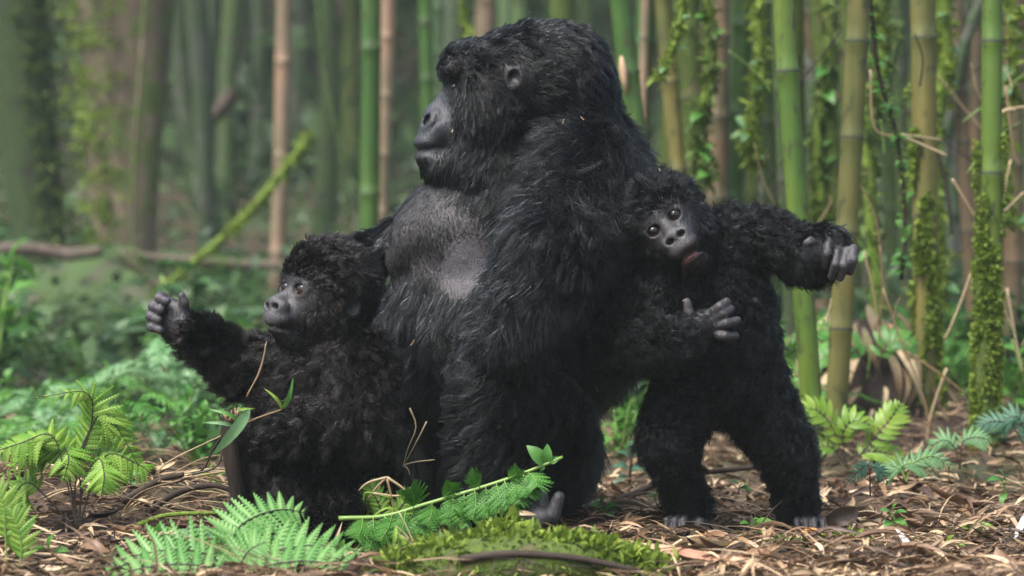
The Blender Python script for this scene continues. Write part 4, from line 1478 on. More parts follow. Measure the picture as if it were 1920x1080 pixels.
d = -.50
fern_plant('fern', P(720, 1030, d), [pix([(725, 1030), (715, 960), (700, 925), (690, 905)], d), pix([(725, 1030), (740, 970), (760, 940), (775, 925)], d), pix([(720, 1030), (690, 985), (670, 985), (650, 1000)], d),
                                     pix([(725, 1030), (775, 1000), (800, 1010), (815, 1030)], d)],
           M['fern'], M['fernstem'], 'small dark green fern tuft under the long stem, by dry grass', maxlen=.042, pairs=12, start=.1, up=(0, -.9, .4))


def herb(name, base, leaves, lmat, smat, label, cat='plant', group=None, me=None, rs=.002, up=(0, -.5, .85)):
    """leaves: (attach point, tip point) pairs in world space."""
    root = empty(name, base)
    mb = MB()
    for a, b_ in leaves:
        a, b_ = Vector(a), Vector(b_)
        mid = (Vector(base) + a) / 2 + Vector((0, 0, .005))
        mb.tube(catmull([tuple(base), tuple(mid), tuple(a)], 6), np.linspace(rs, rs * .5, 6), 5)
    mb.build('stem', smat, root)
    for a, b_ in leaves:
        a, b_ = Vector(a), Vector(b_)
        put('leaf', variant(me or LEAF_OVATE, lmat), root, a, frame(b_ - a, Vector(up) + Vector((random.uniform(-.3, .3), 0, random.uniform(-.2, .2)))), (b_ - a).length)
    rebase(root)
    tag(root, label, cat, group)
    return root


def H(base, lv, d):
    return P(*base, d), [(P(a, b_, d), P(c, e, d - .02)) for a, b_, c, e in lv]

b_, lv = H((372, 1060), [(365, 1010, 320, 1000), (365, 1010, 405, 1008), (364, 1015, 352, 1045), (366, 1012, 388, 985)], -.72)
herb('seedling', b_, lv, M['leafpale'], M['greenstem'], 'slim pale seedling standing beside the low bluish fern', me=LEAF_OVATE)
b_, lv = H((1680, 990), [(1672, 965, 1650, 955), (1674, 960, 1680, 943), (1676, 965, 1700, 958), (1678, 975, 1702, 985), (1672, 978, 1655, 990)], -.25)
herb('seedling', b_, lv, M['leaf'], M['greenstem'], 'small green seedling in litter below the blue green leaf')
b_, lv = H((1822, 1010), [(1818, 992, 1795, 990), (1818, 988, 1812, 972), (1822, 990, 1838, 975), (1825, 994, 1868, 988), (1820, 1000, 1836, 1008)], -.2)
herb('seedling', b_, lv, M['leafyellow'], M['greenstem'], 'bright yellow green seedling with broad leaves near a white fallen leaf')
b_, lv = H((1885, 930), [(1880, 905, 1852, 898), (1882, 900, 1875, 880), (1884, 910, 1893, 900), (1884, 925, 1878, 945)], .15)
herb('seedling', b_, lv, M['leaf'], M['greenstem'], 'leafy seedling in litter near the foot of the mossy pole')
b_, lv = H((1180, 930), [(1182, 860, 1160, 845), (1184, 850, 1186, 822), (1186, 858, 1206, 848), (1180, 880, 1150, 872), (1182, 880, 1212, 880), (1180, 895, 1150, 905)], .8)
herb('seedling', b_, lv, M['leafblue'], M['fernstem'], 'round leaved blue green plant between the adult and the standing infant')
b_, lv = H((1385, 925), [(1386, 915, 1372, 900), (1388, 912, 1402, 905), (1386, 915, 1410, 920)], .2)
herb('seedling', b_, lv, M['leaf'], M['greenstem'], 'tiny green seedling between the standing infant\'s legs')
b_, lv = H((1410, 1000), [(1408, 985, 1388, 980), (1410, 982, 1420, 970), (1412, 988, 1450, 975), (1410, 992, 1432, 1000)], -.32)
herb('seedling', b_, lv, M['leaf'], M['greenstem'], 'low green sprout on soil just between the infant\'s feet')
b_, lv = H((1250, 1000), [(1230, 940, 1215, 925), (1228, 940, 1240, 918)], .1)
herb('seedling', b_, lv, M['leafyellow'], M['mossbranch'], 'yellow green shoot behind the standing infant\'s shin')
b_, lv = H((870, 990), [(862, 975, 848, 955), (864, 972, 868, 950), (862, 985, 880, 995)], -.62)
herb('seedling', b_, lv, M['leaf'], M['greenstem'], 'tiny round leaved sprout rising from the moss under the long stem')
b_, lv = H((780, 1030), [(745, 1000, 770, 1062), (742, 985, 735, 1040), (748, 960, 700, 960)], -.66)
herb('grass_tuft', b_, lv, M['leafyellow'], M['straw'], 'long bright grass blades hanging by the mossy log', me=LEAF_LANCE)

b_, lv = H((95, 1075), [(92, 1040, 60, 1025), (95, 1035, 98, 1000), (97, 1042, 130, 1030), (95, 1055, 70, 1062), (98, 1055, 128, 1065)], -.85)
herb('seedling', b_, lv, M['leaf'], M['greenstem'], 'broad leaved green herb below the tall wiry fern')
for k, (gx_, gy_, dd_) in enumerate([(300, 1010, -.62), (235, 905, -.15), (395, 905, -.2), (640, 1050, -.85), (1560, 1055, -.55), (1780, 1040, -.45), (1130, 965, -.1)]):
    b_, lv = H((gx_, gy_), [(gx_ - 2, gy_ - 8, gx_ - 26, gy_ - 22), (gx_, gy_ - 12, gx_ + 4, gy_ - 38), (gx_ + 3, gy_ - 8, gx_ + 28, gy_ - 20), (gx_ + 2, gy_ - 5, gx_ + 22, gy_ + 3)], dd_)
    herb('seedling', b_, lv, M[['leaf', 'leafpale', 'leafyellow'][k % 3]], M['greenstem'], 'small leafy sprout pushing up through the leaf litter', group='sprouts in the litter')

# blue green fern leaf on a dark stem, pale fern, and neighbours beside the standing infant's foot
fern_plant('fern', P(1632, 930, -.05), [pix([(1632, 930), (1630, 880), (1620, 875), (1582, 912)], -.05), pix([(1632, 930), (1632, 882), (1645, 878), (1665, 905)], -.05)],
           M['leafblue'], M['fernstem'], 'single blue green toothed leaf on a dark upright stem in the litter', maxlen=.030, pairs=9, start=.45, up=(0, -.9, .5))
fern_plant('fern', P(1700, 905, .25), [pix([(1700, 905), (1690, 875), (1720, 870), (1760, 895)], .25), pix([(1700, 905), (1710, 870), (1750, 855), (1790, 880)], .25), pix([(1700, 905), (1690, 880), (1675, 880), (1665, 890)], .25)],
           M['leafpale'], M['greenstem'], 'pale green low fern in litter beyond the blue green leaf', maxlen=.045, pairs=9, start=.25, up=(0, -.8, .6))
fern_plant('fern', P(1920, 830, .9), [pix([(1930, 860), (1900, 800), (1860, 790), (1832, 805)], .9), pix([(1930, 860), (1915, 790), (1890, 785), (1862, 830)], .9), pix([(1935, 870), (1925, 810), (1940, 780)], .9)],
           M['leafblue'], M['fernstem'], 'blue green fern reaching in front of the mossy pole\'s foot', maxlen=.05, pairs=9, start=.3, up=(0, -.9, .5), me=PINNA_SMALL)
fern_plant('fern', P(1590, 880, .9), [pix([(1590, 880), (1560, 800), (1530, 770), (1500, 765)], .9), pix([(1590, 880), (1640, 820), (1670, 785), (1690, 755)], .9), pix([(1590, 880), (1580, 820), (1600, 790), (1640, 800)], .9), pix([(1590, 880), (1560, 840), (1530, 840), (1500, 850)], .9), pix([(1590, 880), (1620, 850), (1660, 850), (1700, 865)], .9)],
           M['leafyellow'], M['fernstem'], 'sunlit yellow green fern beyond the standing infant\'s leg', maxlen=.065, pairs=9, start=.25, up=(0, -.8, .6), me=PINNA_ENTIRE)
fern_plant('fern', P(1620, 690, 1.9), [pix([(1640, 720), (1600, 650), (1560, 640), (1490, 655)], 1.9), pix([(1640, 720), (1590, 640), (1540, 620), (1480, 640)], 1.95), pix([(1640, 720), (1660, 650), (1690, 640), (1720, 660)], 1.9), pix([(1600, 700), (1560, 670), (1530, 680), (1500, 720)], 1.85)],
           M['leaf'], M['fernstem'], 'arching green fern growing from the fibrous bamboo base', maxlen=.08, pairs=10, start=.2, up=(0, -.7, .7), me=PINNA_ENTIRE)
fern_plant('fern', P(1800, 860, .7), [pix([(1800, 880), (1790, 840), (1770, 825), (1740, 840)], .7), pix([(1800, 880), (1805, 830), (1830, 820), (1860, 825)], .7)],
           M['leafpale'], M['fernstem'], 'low pale fern between the litter and the mossy pole', maxlen=.05, pairs=8, start=.3, up=(0, -.8, .6))

# soft ferns and herbs farther off on both sides: prototypes copied
def fan_fern(seed, n, R, pmat):
    rg = random.Random(seed)
    fr = []
    for i in range(n):
        a = i / n * 6.283 + rg.uniform(-.3, .3)
        c, s = math.cos(a), math.sin(a)
        h = rg.uniform(.55, .9) * R
        fr.append([Vector((0, 0, 0)), Vector((c * R * .35, s * R * .35, h)), Vector((c * R * .75, s * R * .75, h * 1.02)), Vector((c * R * 1.15, s * R * 1.15, h * .72))])
    root = empty('fern', (0, 0, 0))
    for i, pts in enumerate(fr):
        frond(root, pts, R * .26, 14, pmat, pmat, me=PINNA_ENTIRE, join=True, seed=i + seed * 9, up=(0, 0, 1), start=.15, rs=.004)
    return root


def bushy_herb(seed, n, R, lmat):
    rg = random.Random(seed)
    root = empty('forest_herb', (0, 0, 0))
    mb = MB(); pv, pf = mesh_arrays(LEAF_OVATE); lv = MB()
    for i in range(n):
        a = rg.uniform(0, 6.28); rr_ = R * rg.uniform(.1, .8); h = R * rg.uniform(.5, 1.5)
        tip = np.array([math.cos(a) * rr_, math.sin(a) * rr_, h])
        mb.tube(catmull([(0, 0, 0), tuple(tip * .5 + np.array([0, 0, .1 * R])), tuple(tip)], 6), np.linspace(.006, .003, 6), 5)
        for k in range(6):
            p = tip * rg.uniform(.45, 1.0)
            dd = Vector((rg.uniform(-1, 1), rg.uniform(-1, 1), rg.uniform(-.5, .4)))
            L = R * rg.uniform(.22, .42)
            lv.add((pv * L) @ np.array(frame(dd, (rg.uniform(-.3, .3), rg.uniform(-.3, .3), 1))).T + p, pf)
    mb.build('stem', M['greenstem'], root)
    lv.build('foliage', lmat, root)
    return root

protos = [tag(fan_fern(1, 9, .34, M['leaf']), 'arching fern blurred among the undergrowth', 'fern', 'blurred ferns of the undergrowth'),
          tag(fan_fern(2, 8, .30, M['leafpale']), 'pale arching fern blurred behind the held out hand', 'fern', 'pale blurred ferns'),
          tag(bushy_herb(3, 9, .30, M['leafdark']), 'dark leafy herb blurred among the undergrowth', 'plant', 'dark blurred herbs of the undergrowth'),
          tag(bushy_herb(4, 9, .28, M['leaf']), 'fresh green leafy herb blurred among the undergrowth', 'plant', 'green blurred herbs of the undergrowth'),
          tag(bushy_herb(6, 10, .26, M['leafyellow']), 'yellow green leafy herb blurred among the undergrowth', 'plant', 'yellow blurred herbs of the undergrowth')]
rg = random.Random(17)
spots = [(1, 345, 775, 2.6, 1.1), (1, 405, 760, 3.0, 1.0), (3, 440, 830, 1.6, .5)]
for i in range(62):
    px = rg.uniform(-80, 520); dd = rg.uniform(3.6, 12)
    if 60 < px < 340 and 3.6 < dd < 8 and rg.random() < .7:
        continue
    spots.append((rg.choice([0, 2, 2, 2, 3]), px, None, dd, rg.choice([.45, .6, .8, 1.1, 1.4])))
for i in range(60):
    px = rg.uniform(1440, 1960); dd = rg.uniform(1.9, 6)
    if 1540 < px < 1740 and dd < 2.8:
        continue
    spots.append((rg.choice([0, 2, 3, 3, 4]), px, None, dd, rg.uniform(.5, .85)))
for i in range(8):
    spots.append((rg.choice([2, 3]), rg.uniform(1150, 1260), None, rg.uniform(1.6, 5), rg.uniform(.5, .8)))
used = set()
for i in range(34):
    spots.append((rg.choice([0, 2, 3, 1]), rg.uniform(-60, 480), None, rg.uniform(1.1, 3.6), rg.uniform(.35, .62)))
for kind, px, py, dd, s in spots:
    p = P(px, py or 700, dd)
    o = protos[kind] if kind not in used else copy_tree(protos[kind])
    used.add(kind)
    if kind != 1:
        side = 'beyond the seated infant' if px < 700 else 'among the bamboo culms'
        o['label'] = ['arching fern blurred in the undergrowth ', '', 'dark leafy herb blurred in the undergrowth ', 'fresh green leafy herb blurred in the undergrowth ', 'yellow green leafy herb blurred in the undergrowth '][kind] + side
        o['group'] = ['blurred ferns ', '', 'dark blurred herbs ', 'green blurred herbs ', 'yellow green blurred herbs '][kind] + side
    o.location = (p.x, dd, float(gz(p.x, dd)) - .01)
    o.rotation_euler = (0, 0, rg.uniform(0, 6.28))
    o.scale = (s, s, s * rg.uniform(.85, 1.15))

# ground cover too dense and too far to count
n = 26000
yy = 3.5 + 24 * RNG.random(n) ** 1.3
xx = RNG.uniform(-1, 1, n) * (1.2 + (yy + 6) * .26)
zz = gz(xx, yy) + RNG.random(n) ** 2 * (.18 + .05 * yy) + .02
dv = RNG.normal(size=(n, 3)); dv[:, 2] *= .5; dv /= np.linalg.norm(dv, axis=1)[:, None]
sv = np.cross(dv, RNG.normal(size=(n, 3)) * .4 + np.array([0, 0, 1])); sv /= np.linalg.norm(sv, axis=1)[:, None]
L = RNG.uniform(.05, .16, n)[:, None]
p = np.stack([xx, yy, zz], -1)
V = np.stack([p - dv * L * .5, p + sv * L * .25, p + dv * L * .5, p - sv * L * .25], 1).reshape(-1, 3)
o = mobj('undergrowth', mesh_np('undergrowth', V, np.arange(n * 4).reshape(n, 4), False), M['under'])
tag(o, 'dense green undergrowth covering the far forest floor', 'undergrowth', None, 'stuff')
# thicket of far foliage behind the trunks
n = 30000
yy = RNG.uniform(17, 30, n)
xx = RNG.uniform(-1, 1, n) * (2 + (yy + 6) * .28)
zz = gz(xx, yy) + RNG.random(n) * 7.5
clus = np.sin(xx * 1.3 + 2) * np.sin(yy * 1.1) * np.sin(zz * 1.2 + xx)
keep = clus > -.25
xx, yy, zz = xx[keep], yy[keep], zz[keep]; n = len(xx)
dv = RNG.normal(size=(n, 3)); dv /= np.linalg.norm(dv, axis=1)[:, None]
sv = np.cross(dv, RNG.normal(size=(n, 3))); sv /= np.linalg.norm(sv, axis=1)[:, None]
L = RNG.uniform(.15, .45, n)[:, None]
p = np.stack([xx, yy, zz], -1)
V = np.stack([p - dv * L * .5, p + sv * L * .25, p + dv * L * .5, p - sv * L * .25], 1).reshape(-1, 3)
o = mobj('far_foliage', mesh_np('far_foliage', V, np.arange(n * 4).reshape(n, 4), False), M['crown'])
tag(o, 'far misty foliage closing the view behind the trunks', 'foliage', None, 'stuff')

# ------------------------------------------------------------------ litter
def gn(x, y, e=.02):
    return Vector((-(float(gz(x + e, y)) - float(gz(x - e, y))) / (2 * e), -(float(gz(x, y + e)) - float(gz(x, y - e))) / (2 * e), 1)).normalized()

dead = [variant(m, M['deadleaf']) for m in DEAD]
rg = random.Random(3)
cnt = 0
while cnt < 300:
    y = -1.0 + 1.9 * rg.random() ** 1.2
    px = rg.uniform(1080, 1940) if rg.random() < .5 else rg.uniform(-20, 1940)
    if 480 < px < 1120 and rg.random() < .75:
        continue
    x = P(px, 900, y).x
    if min(math.hypot(x - fx, (y - fy + .05) * .8) for fx, fy in FEET) < .13:
        continue
    k = rg.choices([0, 1, 2, 3, 4], [4, 4, 3, .6, .4])[0]
    L = rg.uniform(.07, .16) if k < 3 else rg.uniform(.06, .11)
    a = rg.uniform(0, 6.28)
    nrm = gn(x, y) + Vector((rg.uniform(-.5, .5), rg.uniform(-.5, .3), 0))
    put('dead_leaf', dead[k], floor, (x, y, float(gz(x, y)) + rg.uniform(.006, .022)), frame((math.cos(a), math.sin(a), rg.uniform(-.15, .25)), nrm), L)
    cnt += 1
# the rest of the litter, too many to pick apart
def scatter(me_list, n, yr, mat, name, lo, hi, wx, zlift=.016):
    mbV, mbF, off = [], [], 0
    for me in me_list:
        pv, pf = mesh_arrays(me)
        m = n // len(me_list)
        y = yr[0] + (yr[1] - yr[0]) * RNG.random(m) ** 1.5
        x = RNG.uniform(-1, 1, m) * wx(y)
        for fx, fy in FEET:          # nothing lies on the feet
            x = np.where(np.hypot(x - fx, y - fy + .03) < .13, x + .28, x)
        a = RNG.uniform(0, 6.28, m)
        t = RNG.normal(0, .3, (m, 2))
        X = np.stack([np.cos(a), np.sin(a), RNG.normal(.03, .16, m)], -1); X /= np.linalg.norm(X, axis=1)[:, None]
        Z = np.stack([t[:, 0], t[:, 1] - .1, np.ones(m)], -1)
        Y = np.cross(Z, X); Y /= np.linalg.norm(Y, axis=1)[:, None]
        Z = np.cross(X, Y)
        L = RNG.uniform(lo, hi, m)[:, None, None]
        W = pv[None, :, :] * L
        V = W[:, :, 0:1] * X[:, None] + W[:, :, 1:2] * Y[:, None] + W[:, :, 2:3] * Z[:, None]
        V += np.stack([x, y, gz(x, y) + RNG.uniform(.001, zlift, m)], -1)[:, None, :]
        q = np.array(pf)
        mbF.append((q[None] + (np.arange(m) * len(pv))[:, None, None] + off).reshape(-1, q.shape[1]))
        mbV.append(V.reshape(-1, 3)); off += m * len(pv)
    return mobj(name, mesh_np(name, np.vstack(mbV), np.vstack(mbF), True), mat)

lt = scatter(DEAD[:3], 10500, (-1.3, 5.0), M['litter'], 'leaf_litter', .03, .105, lambda y: (y + 6) * .225)
lt.parent = floor; lt['kind'] = 'stuff'
lt2 = scatter([leaf_mesh('needle', .016, 3, .05, .2)], 5200, (-1.3, 3.0), M['litter'], 'twig_litter', .05, .22, lambda y: (y + 6) * .225, .03)
lt2.parent = floor; lt2['kind'] = 'stuff'

# single fallen leaves that stand out
def ground_leaf(px, py, d, L, a, mat, label, me, tilt=(0, -.4, 1), cat='leaf'):
    p = P(px, py, d)
    o = put('fallen_leaf', variant(me, mat), None, (p.x, p.y, max(p.z, float(gz(p.x, p.y)) + .006)), frame((math.cos(a), math.sin(a) * .4, math.sin(a) * .5), tilt), L)
    return tag(o, label, cat)

WHITE = leaf_mat('bleached_leaf', (.62, .60, .54), (.72, .70, .64), trans=.1, rough=.5)
RUST = leaf_mat('rust_leaf', (.40, .16, .03), (.50, .22, .05), trans=.15)
BROWNL = leaf_mat('brown_leaf', (.13, .085, .055), (.17, .115, .075), trans=.1)
ground_leaf(1712, 1068, -.62, .075, 1.85, WHITE, 'white bleached bamboo leaf lying below the seedlings', leaf_mesh('fallen_leaf', .10, 8, .08, .1), (0, -1, .6))
ground_leaf(1902, 1012, -.3, .10, 1.25, WHITE, 'white bleached leaf propped upright near the bright yellow seedling', leaf_mesh('fallen_leaf', .08, 8, .08, .1), (0, -1, .4))
ground_leaf(1706, 1002, -.3, .04, -1.0, RUST, 'small orange leaf standing in litter below the blue green leaf', leaf_mesh('fallen_leaf', .2, 8, .1, .1), (0, -1, .5))
ground_leaf(1540, 985, -.1, .12, .8, BROWNL, 'large crumpled brown leaf behind the standing infant\'s toes', leaf_mesh('fallen_leaf', .20, 10, .35, .45, 1.3), (.4, -1, .5))
ground_leaf(1500, 1000, -.35, .06, .1, RUST, 'orange leaf under the standing infant\'s toes', leaf_mesh('fallen_leaf', .14, 8, .1, .2))
ground_leaf(1300, 1020, -.45, .05, .1, RUST, 'amber leaf on dark soil before the infant\'s foot', leaf_mesh('fallen_leaf', .16, 8, .1, .2))
ground_leaf(964, 962, -.40, .050, -.1, leaf_mat('cream_leaf', (.5, .36, .22), (.55, .4, .25), trans=.1), 'small cream leaf lying in the adult gorilla\'s curled foot', leaf_mesh('fallen_leaf', .12, 8, .1, .1), (0, -1, .4))

# ------------------------------------------------------------------ split bamboo, twigs, stalks
def stalk(name, pts, d, r, mat, label, cat, group=None, sides=6, flat=1.0):
    path = catmull([tuple(P(p[0], p[1], d + (p[2] if len(p) > 2 else 0))) for p in pts], 14)
    V, F = tube_data(path, np.linspace(r, r * .7, 14), sides)
    o = mobj(name, mesh_np(name, V, tri_fix(F)), mat)
    return tag(o, label, cat, group)

def strip(name, a, b_, w, label, dz=.012):
    a, b_ = Vector(a), Vector(b_)
    n = 24
    V, F = [], []
    ax = (b_ - a).normalized(); sd = Vector((0, 0, 1)).cross(ax).normalized()
    for i in range(n + 1):
        t = i / n
        c = a.lerp(b_, t) + Vector((0, 0, .004 * math.sin(t * 5)))
        jag = (.3 + .7 * min(1, t * 8)) * (.3 + .7 * min(1, (1 - t) * 8))
        for u, z in ((-1, 0), (-.5, dz * .7), (.5, dz), (1, .002), (.4, -.004), (-.5, -.006)):
            q = c + sd * (u * w * jag * (1 + .06 * math.sin(t * 40 + u * 3))) + Vector((0, 0, z))
            V.append(q)
    for i in range(n):
        for j in range(6):
            F.append((i * 6 + j, i * 6 + (j + 1) % 6, i * 6 + 6 + (j + 1) % 6, i * 6 + 6 + j))
    F.append(tuple(range(5, -1, -1))); F.append(tuple(n * 6 + j for j in range(6)))
    return tag(mobj(name, mesh_np(name, np.array(V), F, False), M['strip']), label, 'bamboo')

def gpt(px, py, lift=.012, d=None):
    """Where the ray through a pixel meets the ground."""
    y = -.9
    for _ in range(40):
        q = P(px, py, y)
        e = q.z - float(gz(q.x, q.y)) - lift
        y += e * 3.5
    return P(px, py, y)

strip('bamboo_strip', gpt(1095, 1020), gpt(1480, 1066), .016, 'long split strip of reddish bamboo on soil before the infant\'s feet')
strip('bamboo_strip', gpt(1385, 1052), gpt(1640, 1098), .014, 'shorter split bamboo strip lying end to end with the reddish one')
strip('bamboo_strip', gpt(1135, 985), gpt(1245, 1000), .005, 'thin split bamboo sliver pointing at the standing infant\'s foot')
strip('bamboo_strip', gpt(1322, 1006), gpt(1390, 1012), .005, 'thin pale sliver between the standing infant\'s feet')

# rotten broken stem beside the seated infant, with a bamboo sprig
root = empty('rotten_stump', P(455, 1015, -.55))
tube('stem', catmull([tuple(P(*q, -.52)) for q in [(462, 1030), (450, 950), (436, 870), (428, 800), (432, 770)]], 18), np.linspace(.019, .014, 18) * (1 + RNG.normal(0, .07, 18)), M['stump'], root, 14, .18, 4)
mbt = MB()
for i in range(9):
    a = np.array(P(425 + i * 2.5, 790, -.53)); mbt.tube([a, a + np.array([random.uniform(-.012, .012), random.uniform(-.02, .01), random.uniform(.012, .035)])], [.004, .001], 4)
mbt.build('splinter', M['strip'], root)
rebase(root)
tag(root, 'rotten dark broken stem standing against the seated infant\'s leg', 'stem')
root = empty('bamboo_sprig', P(440, 800, -.58))
tube('stem', catmull([tuple(P(*q, -.58)) for q in [(425, 830), (440, 805), (480, 785), (528, 768)]], 14), np.linspace(.0022, .0016, 14), M['straw'], root, 5)
for (a, b2, mt) in (((528, 768), (500, 728), 'leafyellow'), ((528, 768), (552, 712), 'leaf'), ((470, 765), (398, 858), 'leafpale'), ((450, 790), (395, 765), 'leaf'), ((440, 800), (385, 790), 'leafpale'), ((445, 770), (475, 765), 'leafyellow')):
    pa, pb = P(*a, -.58), P(*b2, -.60)
    put('leaf', variant(LEAF_LANCE if a != (470, 765) else leaf_mesh('leaf', .10, 8, .15, .1), M[mt]), root, pa, frame(pb - pa, (.5, -1, .3)), (pb - pa).length)
rebase(root)
tag(root, 'bamboo sprig with narrow bright leaves at the seated infant\'s belly', 'plant')

rg = random.Random(31)
for i in range(46):           # dry stalks heaped on the mound beside the seated infant
    x0 = rg.uniform(40, 440); y0 = rg.uniform(880, 985)
    L = rg.uniform(60, 260); a = rg.uniform(-.5, .35)
    d0 = rg.uniform(-.45, .1)
    stalk('dry_stalk', [(x0, y0), (x0 + L * .5, y0 - L * .5 * math.sin(a) - rg.uniform(0, 14)), (x0 + L, y0 - L * math.sin(a))], d0, rg.uniform(.0012, .0024), M['straw'], 'dry straw coloured stalk lying on the mound beside the seated infant', 'stalk', 'dry stalks on the mound', 5)
for i, pts in enumerate([[(215, 985), (255, 930), (320, 905), (440, 880)], [(300, 905), (310, 870), (425, 812)], [(500, 640), (490, 690), (470, 730), (462, 745)], [(498, 645), (494, 670), (482, 705), (462, 742)]]):
    stalk('dry_stalk', pts, [-.3, -.35, -.60, -.62][i], [.0028, .002, .0009, .0011][i], M['straw'], ['long dry stalk arching over the mound toward the broken stem', 'thin dry stalk slanting up from the mound', 'dry grass stem crossing the seated infant\'s chest', 'dry stalk rising along the seated infant\'s chest'][i], 'stalk')
for i, (pts, d0) in enumerate([([(330, 905), (380, 880), (400, 840), (432, 800)], -.3), ([(280, 960), (330, 925), (400, 910), (455, 930)], -.25), ([(230, 940), (300, 900), (345, 890)], -.2), ([(360, 890), (410, 870), (418, 800), (400, 760)], -.45)]):
    stalk('bent_twig', pts, d0, [.003, .008, .009, .0025][i], M['twig' if i < 3 else 'fernstem'], ['thin dark twig arching up to the broken stem', 'thick dark twig lying along the mound', 'dark broken twig end sticking from the mound', 'wiry dark stem curving round the broken stem'][i], 'twig')
stalk('dead_stem', [(255, 985), (320, 965), (440, 962)], -.42, .006, M['mossbranch'], 'greenish stem lying flat on the mound by the broken stem', 'stem')
for i, pts in enumerate([[(1655, 540), (1690, 640), (1730, 740), (1745, 820)], [(1700, 660), (1760, 700), (1812, 740)], [(1775, 690), (1745, 780), (1735, 850)], [(1585, 255), (1605, 330), (1640, 400), (1650, 470)], [(1632, 130), (1640, 240), (1690, 255)], [(1690, 255), (1730, 272), (1776, 292)], [(1690, 252), (1765, 262)],
                         [(1832, 480), (1800, 570), (1770, 640)], [(1785, 335), (1815, 385), (1830, 410)], [(1905, 205), (1880, 210), (1862, 245), (1858, 330)], [(1925, 200), (1880, 208), (1866, 240)], [(1885, 160), (1900, 280), (1912, 310)], [(1860, 400), (1880, 560), (1900, 620)], [(1895, 300), (1880, 380), (1870, 480)],
                         [(1920, 360), (1880, 400), (1850, 430)], [(1560, 560), (1548, 610)], [(1650, 460), (1655, 560), (1640, 620)], [(1510, 700), (1560, 745), (1580, 790)], [(1620, 470), (1640, 560), (1650, 640)], [(1888, 540), (1905, 640), (1918, 700)]]):
    stalk('dry_twig', pts, 1.45 + .05 * (i % 7), .0035 + .0008 * (i % 3), M['straw'], 'dry tan bamboo twig jutting between the culms by the mossy pole', 'twig', 'dry bamboo twigs between the culms', 5)

rg = random.Random(123)
for i in range(36):          # fine twigs crossing among the culms
    x0, y0 = rg.uniform(1420, 1930), rg.uniform(120, 720)
    L, a = rg.uniform(60, 190), rg.uniform(-2.6, -.5)
    green = i % 3 == 0
    stalk('fine_twig', [(x0, y0), (x0 + L * .5 * math.cos(a) + rg.uniform(-12, 12), y0 + L * .5 * math.sin(a)), (x0 + L * math.cos(a), y0 + L * math.sin(a) + rg.uniform(0, 25))], rg.uniform(1.3, 3.2), rg.uniform(.0018, .0040), M['greenstem' if green else ('straw' if i % 3 == 1 else 'twig')], ['thin green shoot', 'thin straw coloured twig', 'thin dark twig'][i % 3] + ' crossing among the culms beyond the outstretched hand', 'twig', 'fine twigs among the culms', 5)

# fibrous dry base of the bamboo clump beyond the standing infant
root = empty('bamboo_clump', P(1620, 800, 2.3))
c0 = np.array(P(1625, 800, 2.35)); c0[2] = float(gz(c0[0], c0[1])) - .05
rgn = np.random.default_rng(8)
hgt = P(1625, 600, 2.35)[2] - c0[2]
prof = [(0, .26), (.25, .22), (.5, .17), (.75, .13), (1.0, .10)]
tube('root_mass', [c0 + np.array([.02 * math.sin(t * 6), 0, t * hgt]) for t, _ in prof], [q for _, q in prof], M['stump'], root, 18, .2, 3)
for i in range(70):
    a = rgn.uniform(2.6, 6.8); t0 = rgn.uniform(.2, 1.15)
    w0 = np.interp(t0, [0, 1.2], [.27, .11]); w1 = np.interp(max(0, t0 - .55), [0, 1.2], [.31, .12])
    p0 = c0 + np.array([math.cos(a) * w0, math.sin(a) * w0, t0 * hgt]); p1 = c0 + np.array([math.cos(a + rgn.normal(0, .2)) * w1, math.sin(a) * w1, max(.06, (t0 - .55) * hgt)])
    dv = Vector(p1 - p0)
    put('dry_sheath', variant(LEAF_LANCE, M['straw']) if i % 3 else variant(LEAF_LANCE, M['brown']), root, p0, frame(dv, (math.cos(a), math.sin(a), .2)), dv.length * rgn.uniform(.7, 1.1))
rebase(root)
tag(root, 'fibrous brown bamboo clump base hung with dry sheaths beyond the standing infant', 'bamboo base')

# ------------------------------------------------------------------ mossy log in front of the adult
root = empty('mossy_log', gpt(960, 1078))
lp = catmull([tuple(P(*q, -.95)) for q in [(700, 1120), (800, 1085), (920, 1072), (1040, 1068), (1130, 1082), (1230, 1110)]], 26)
tube('log', lp, np.concatenate([np.linspace(.055, .075, 13), np.linspace(.075, .045, 13)]), M['mossy'], root, 18, .14, 6)
q = np.repeat(lp, 24, 0); aa = RNG.uniform(-.4, 3.6, len(q)); nn_ = np.stack([RNG.normal(0, .2, len(q)), -np.cos(aa) * .8, np.sin(aa)], -1)
tufts('moss', q + nn_ * .062 + np.stack([RNG.normal(0, .012, len(q)), 0 * aa, 0 * aa], -1), nn_, 5200, .034, M['moss'], root, 11, .55, .13)
rebase(root)
tag(root, 'low mossy log covered in bright green moss in front of the adult\'s foot', 'log')
stalk('bare_branch', [(860, 1050), (930, 1040), (1010, 1040), (1100, 1050), (1200, 1072)], -1.02, .0085, M['twig'], 'bare dark branch lying along the mossy log', 'branch', None, 8)
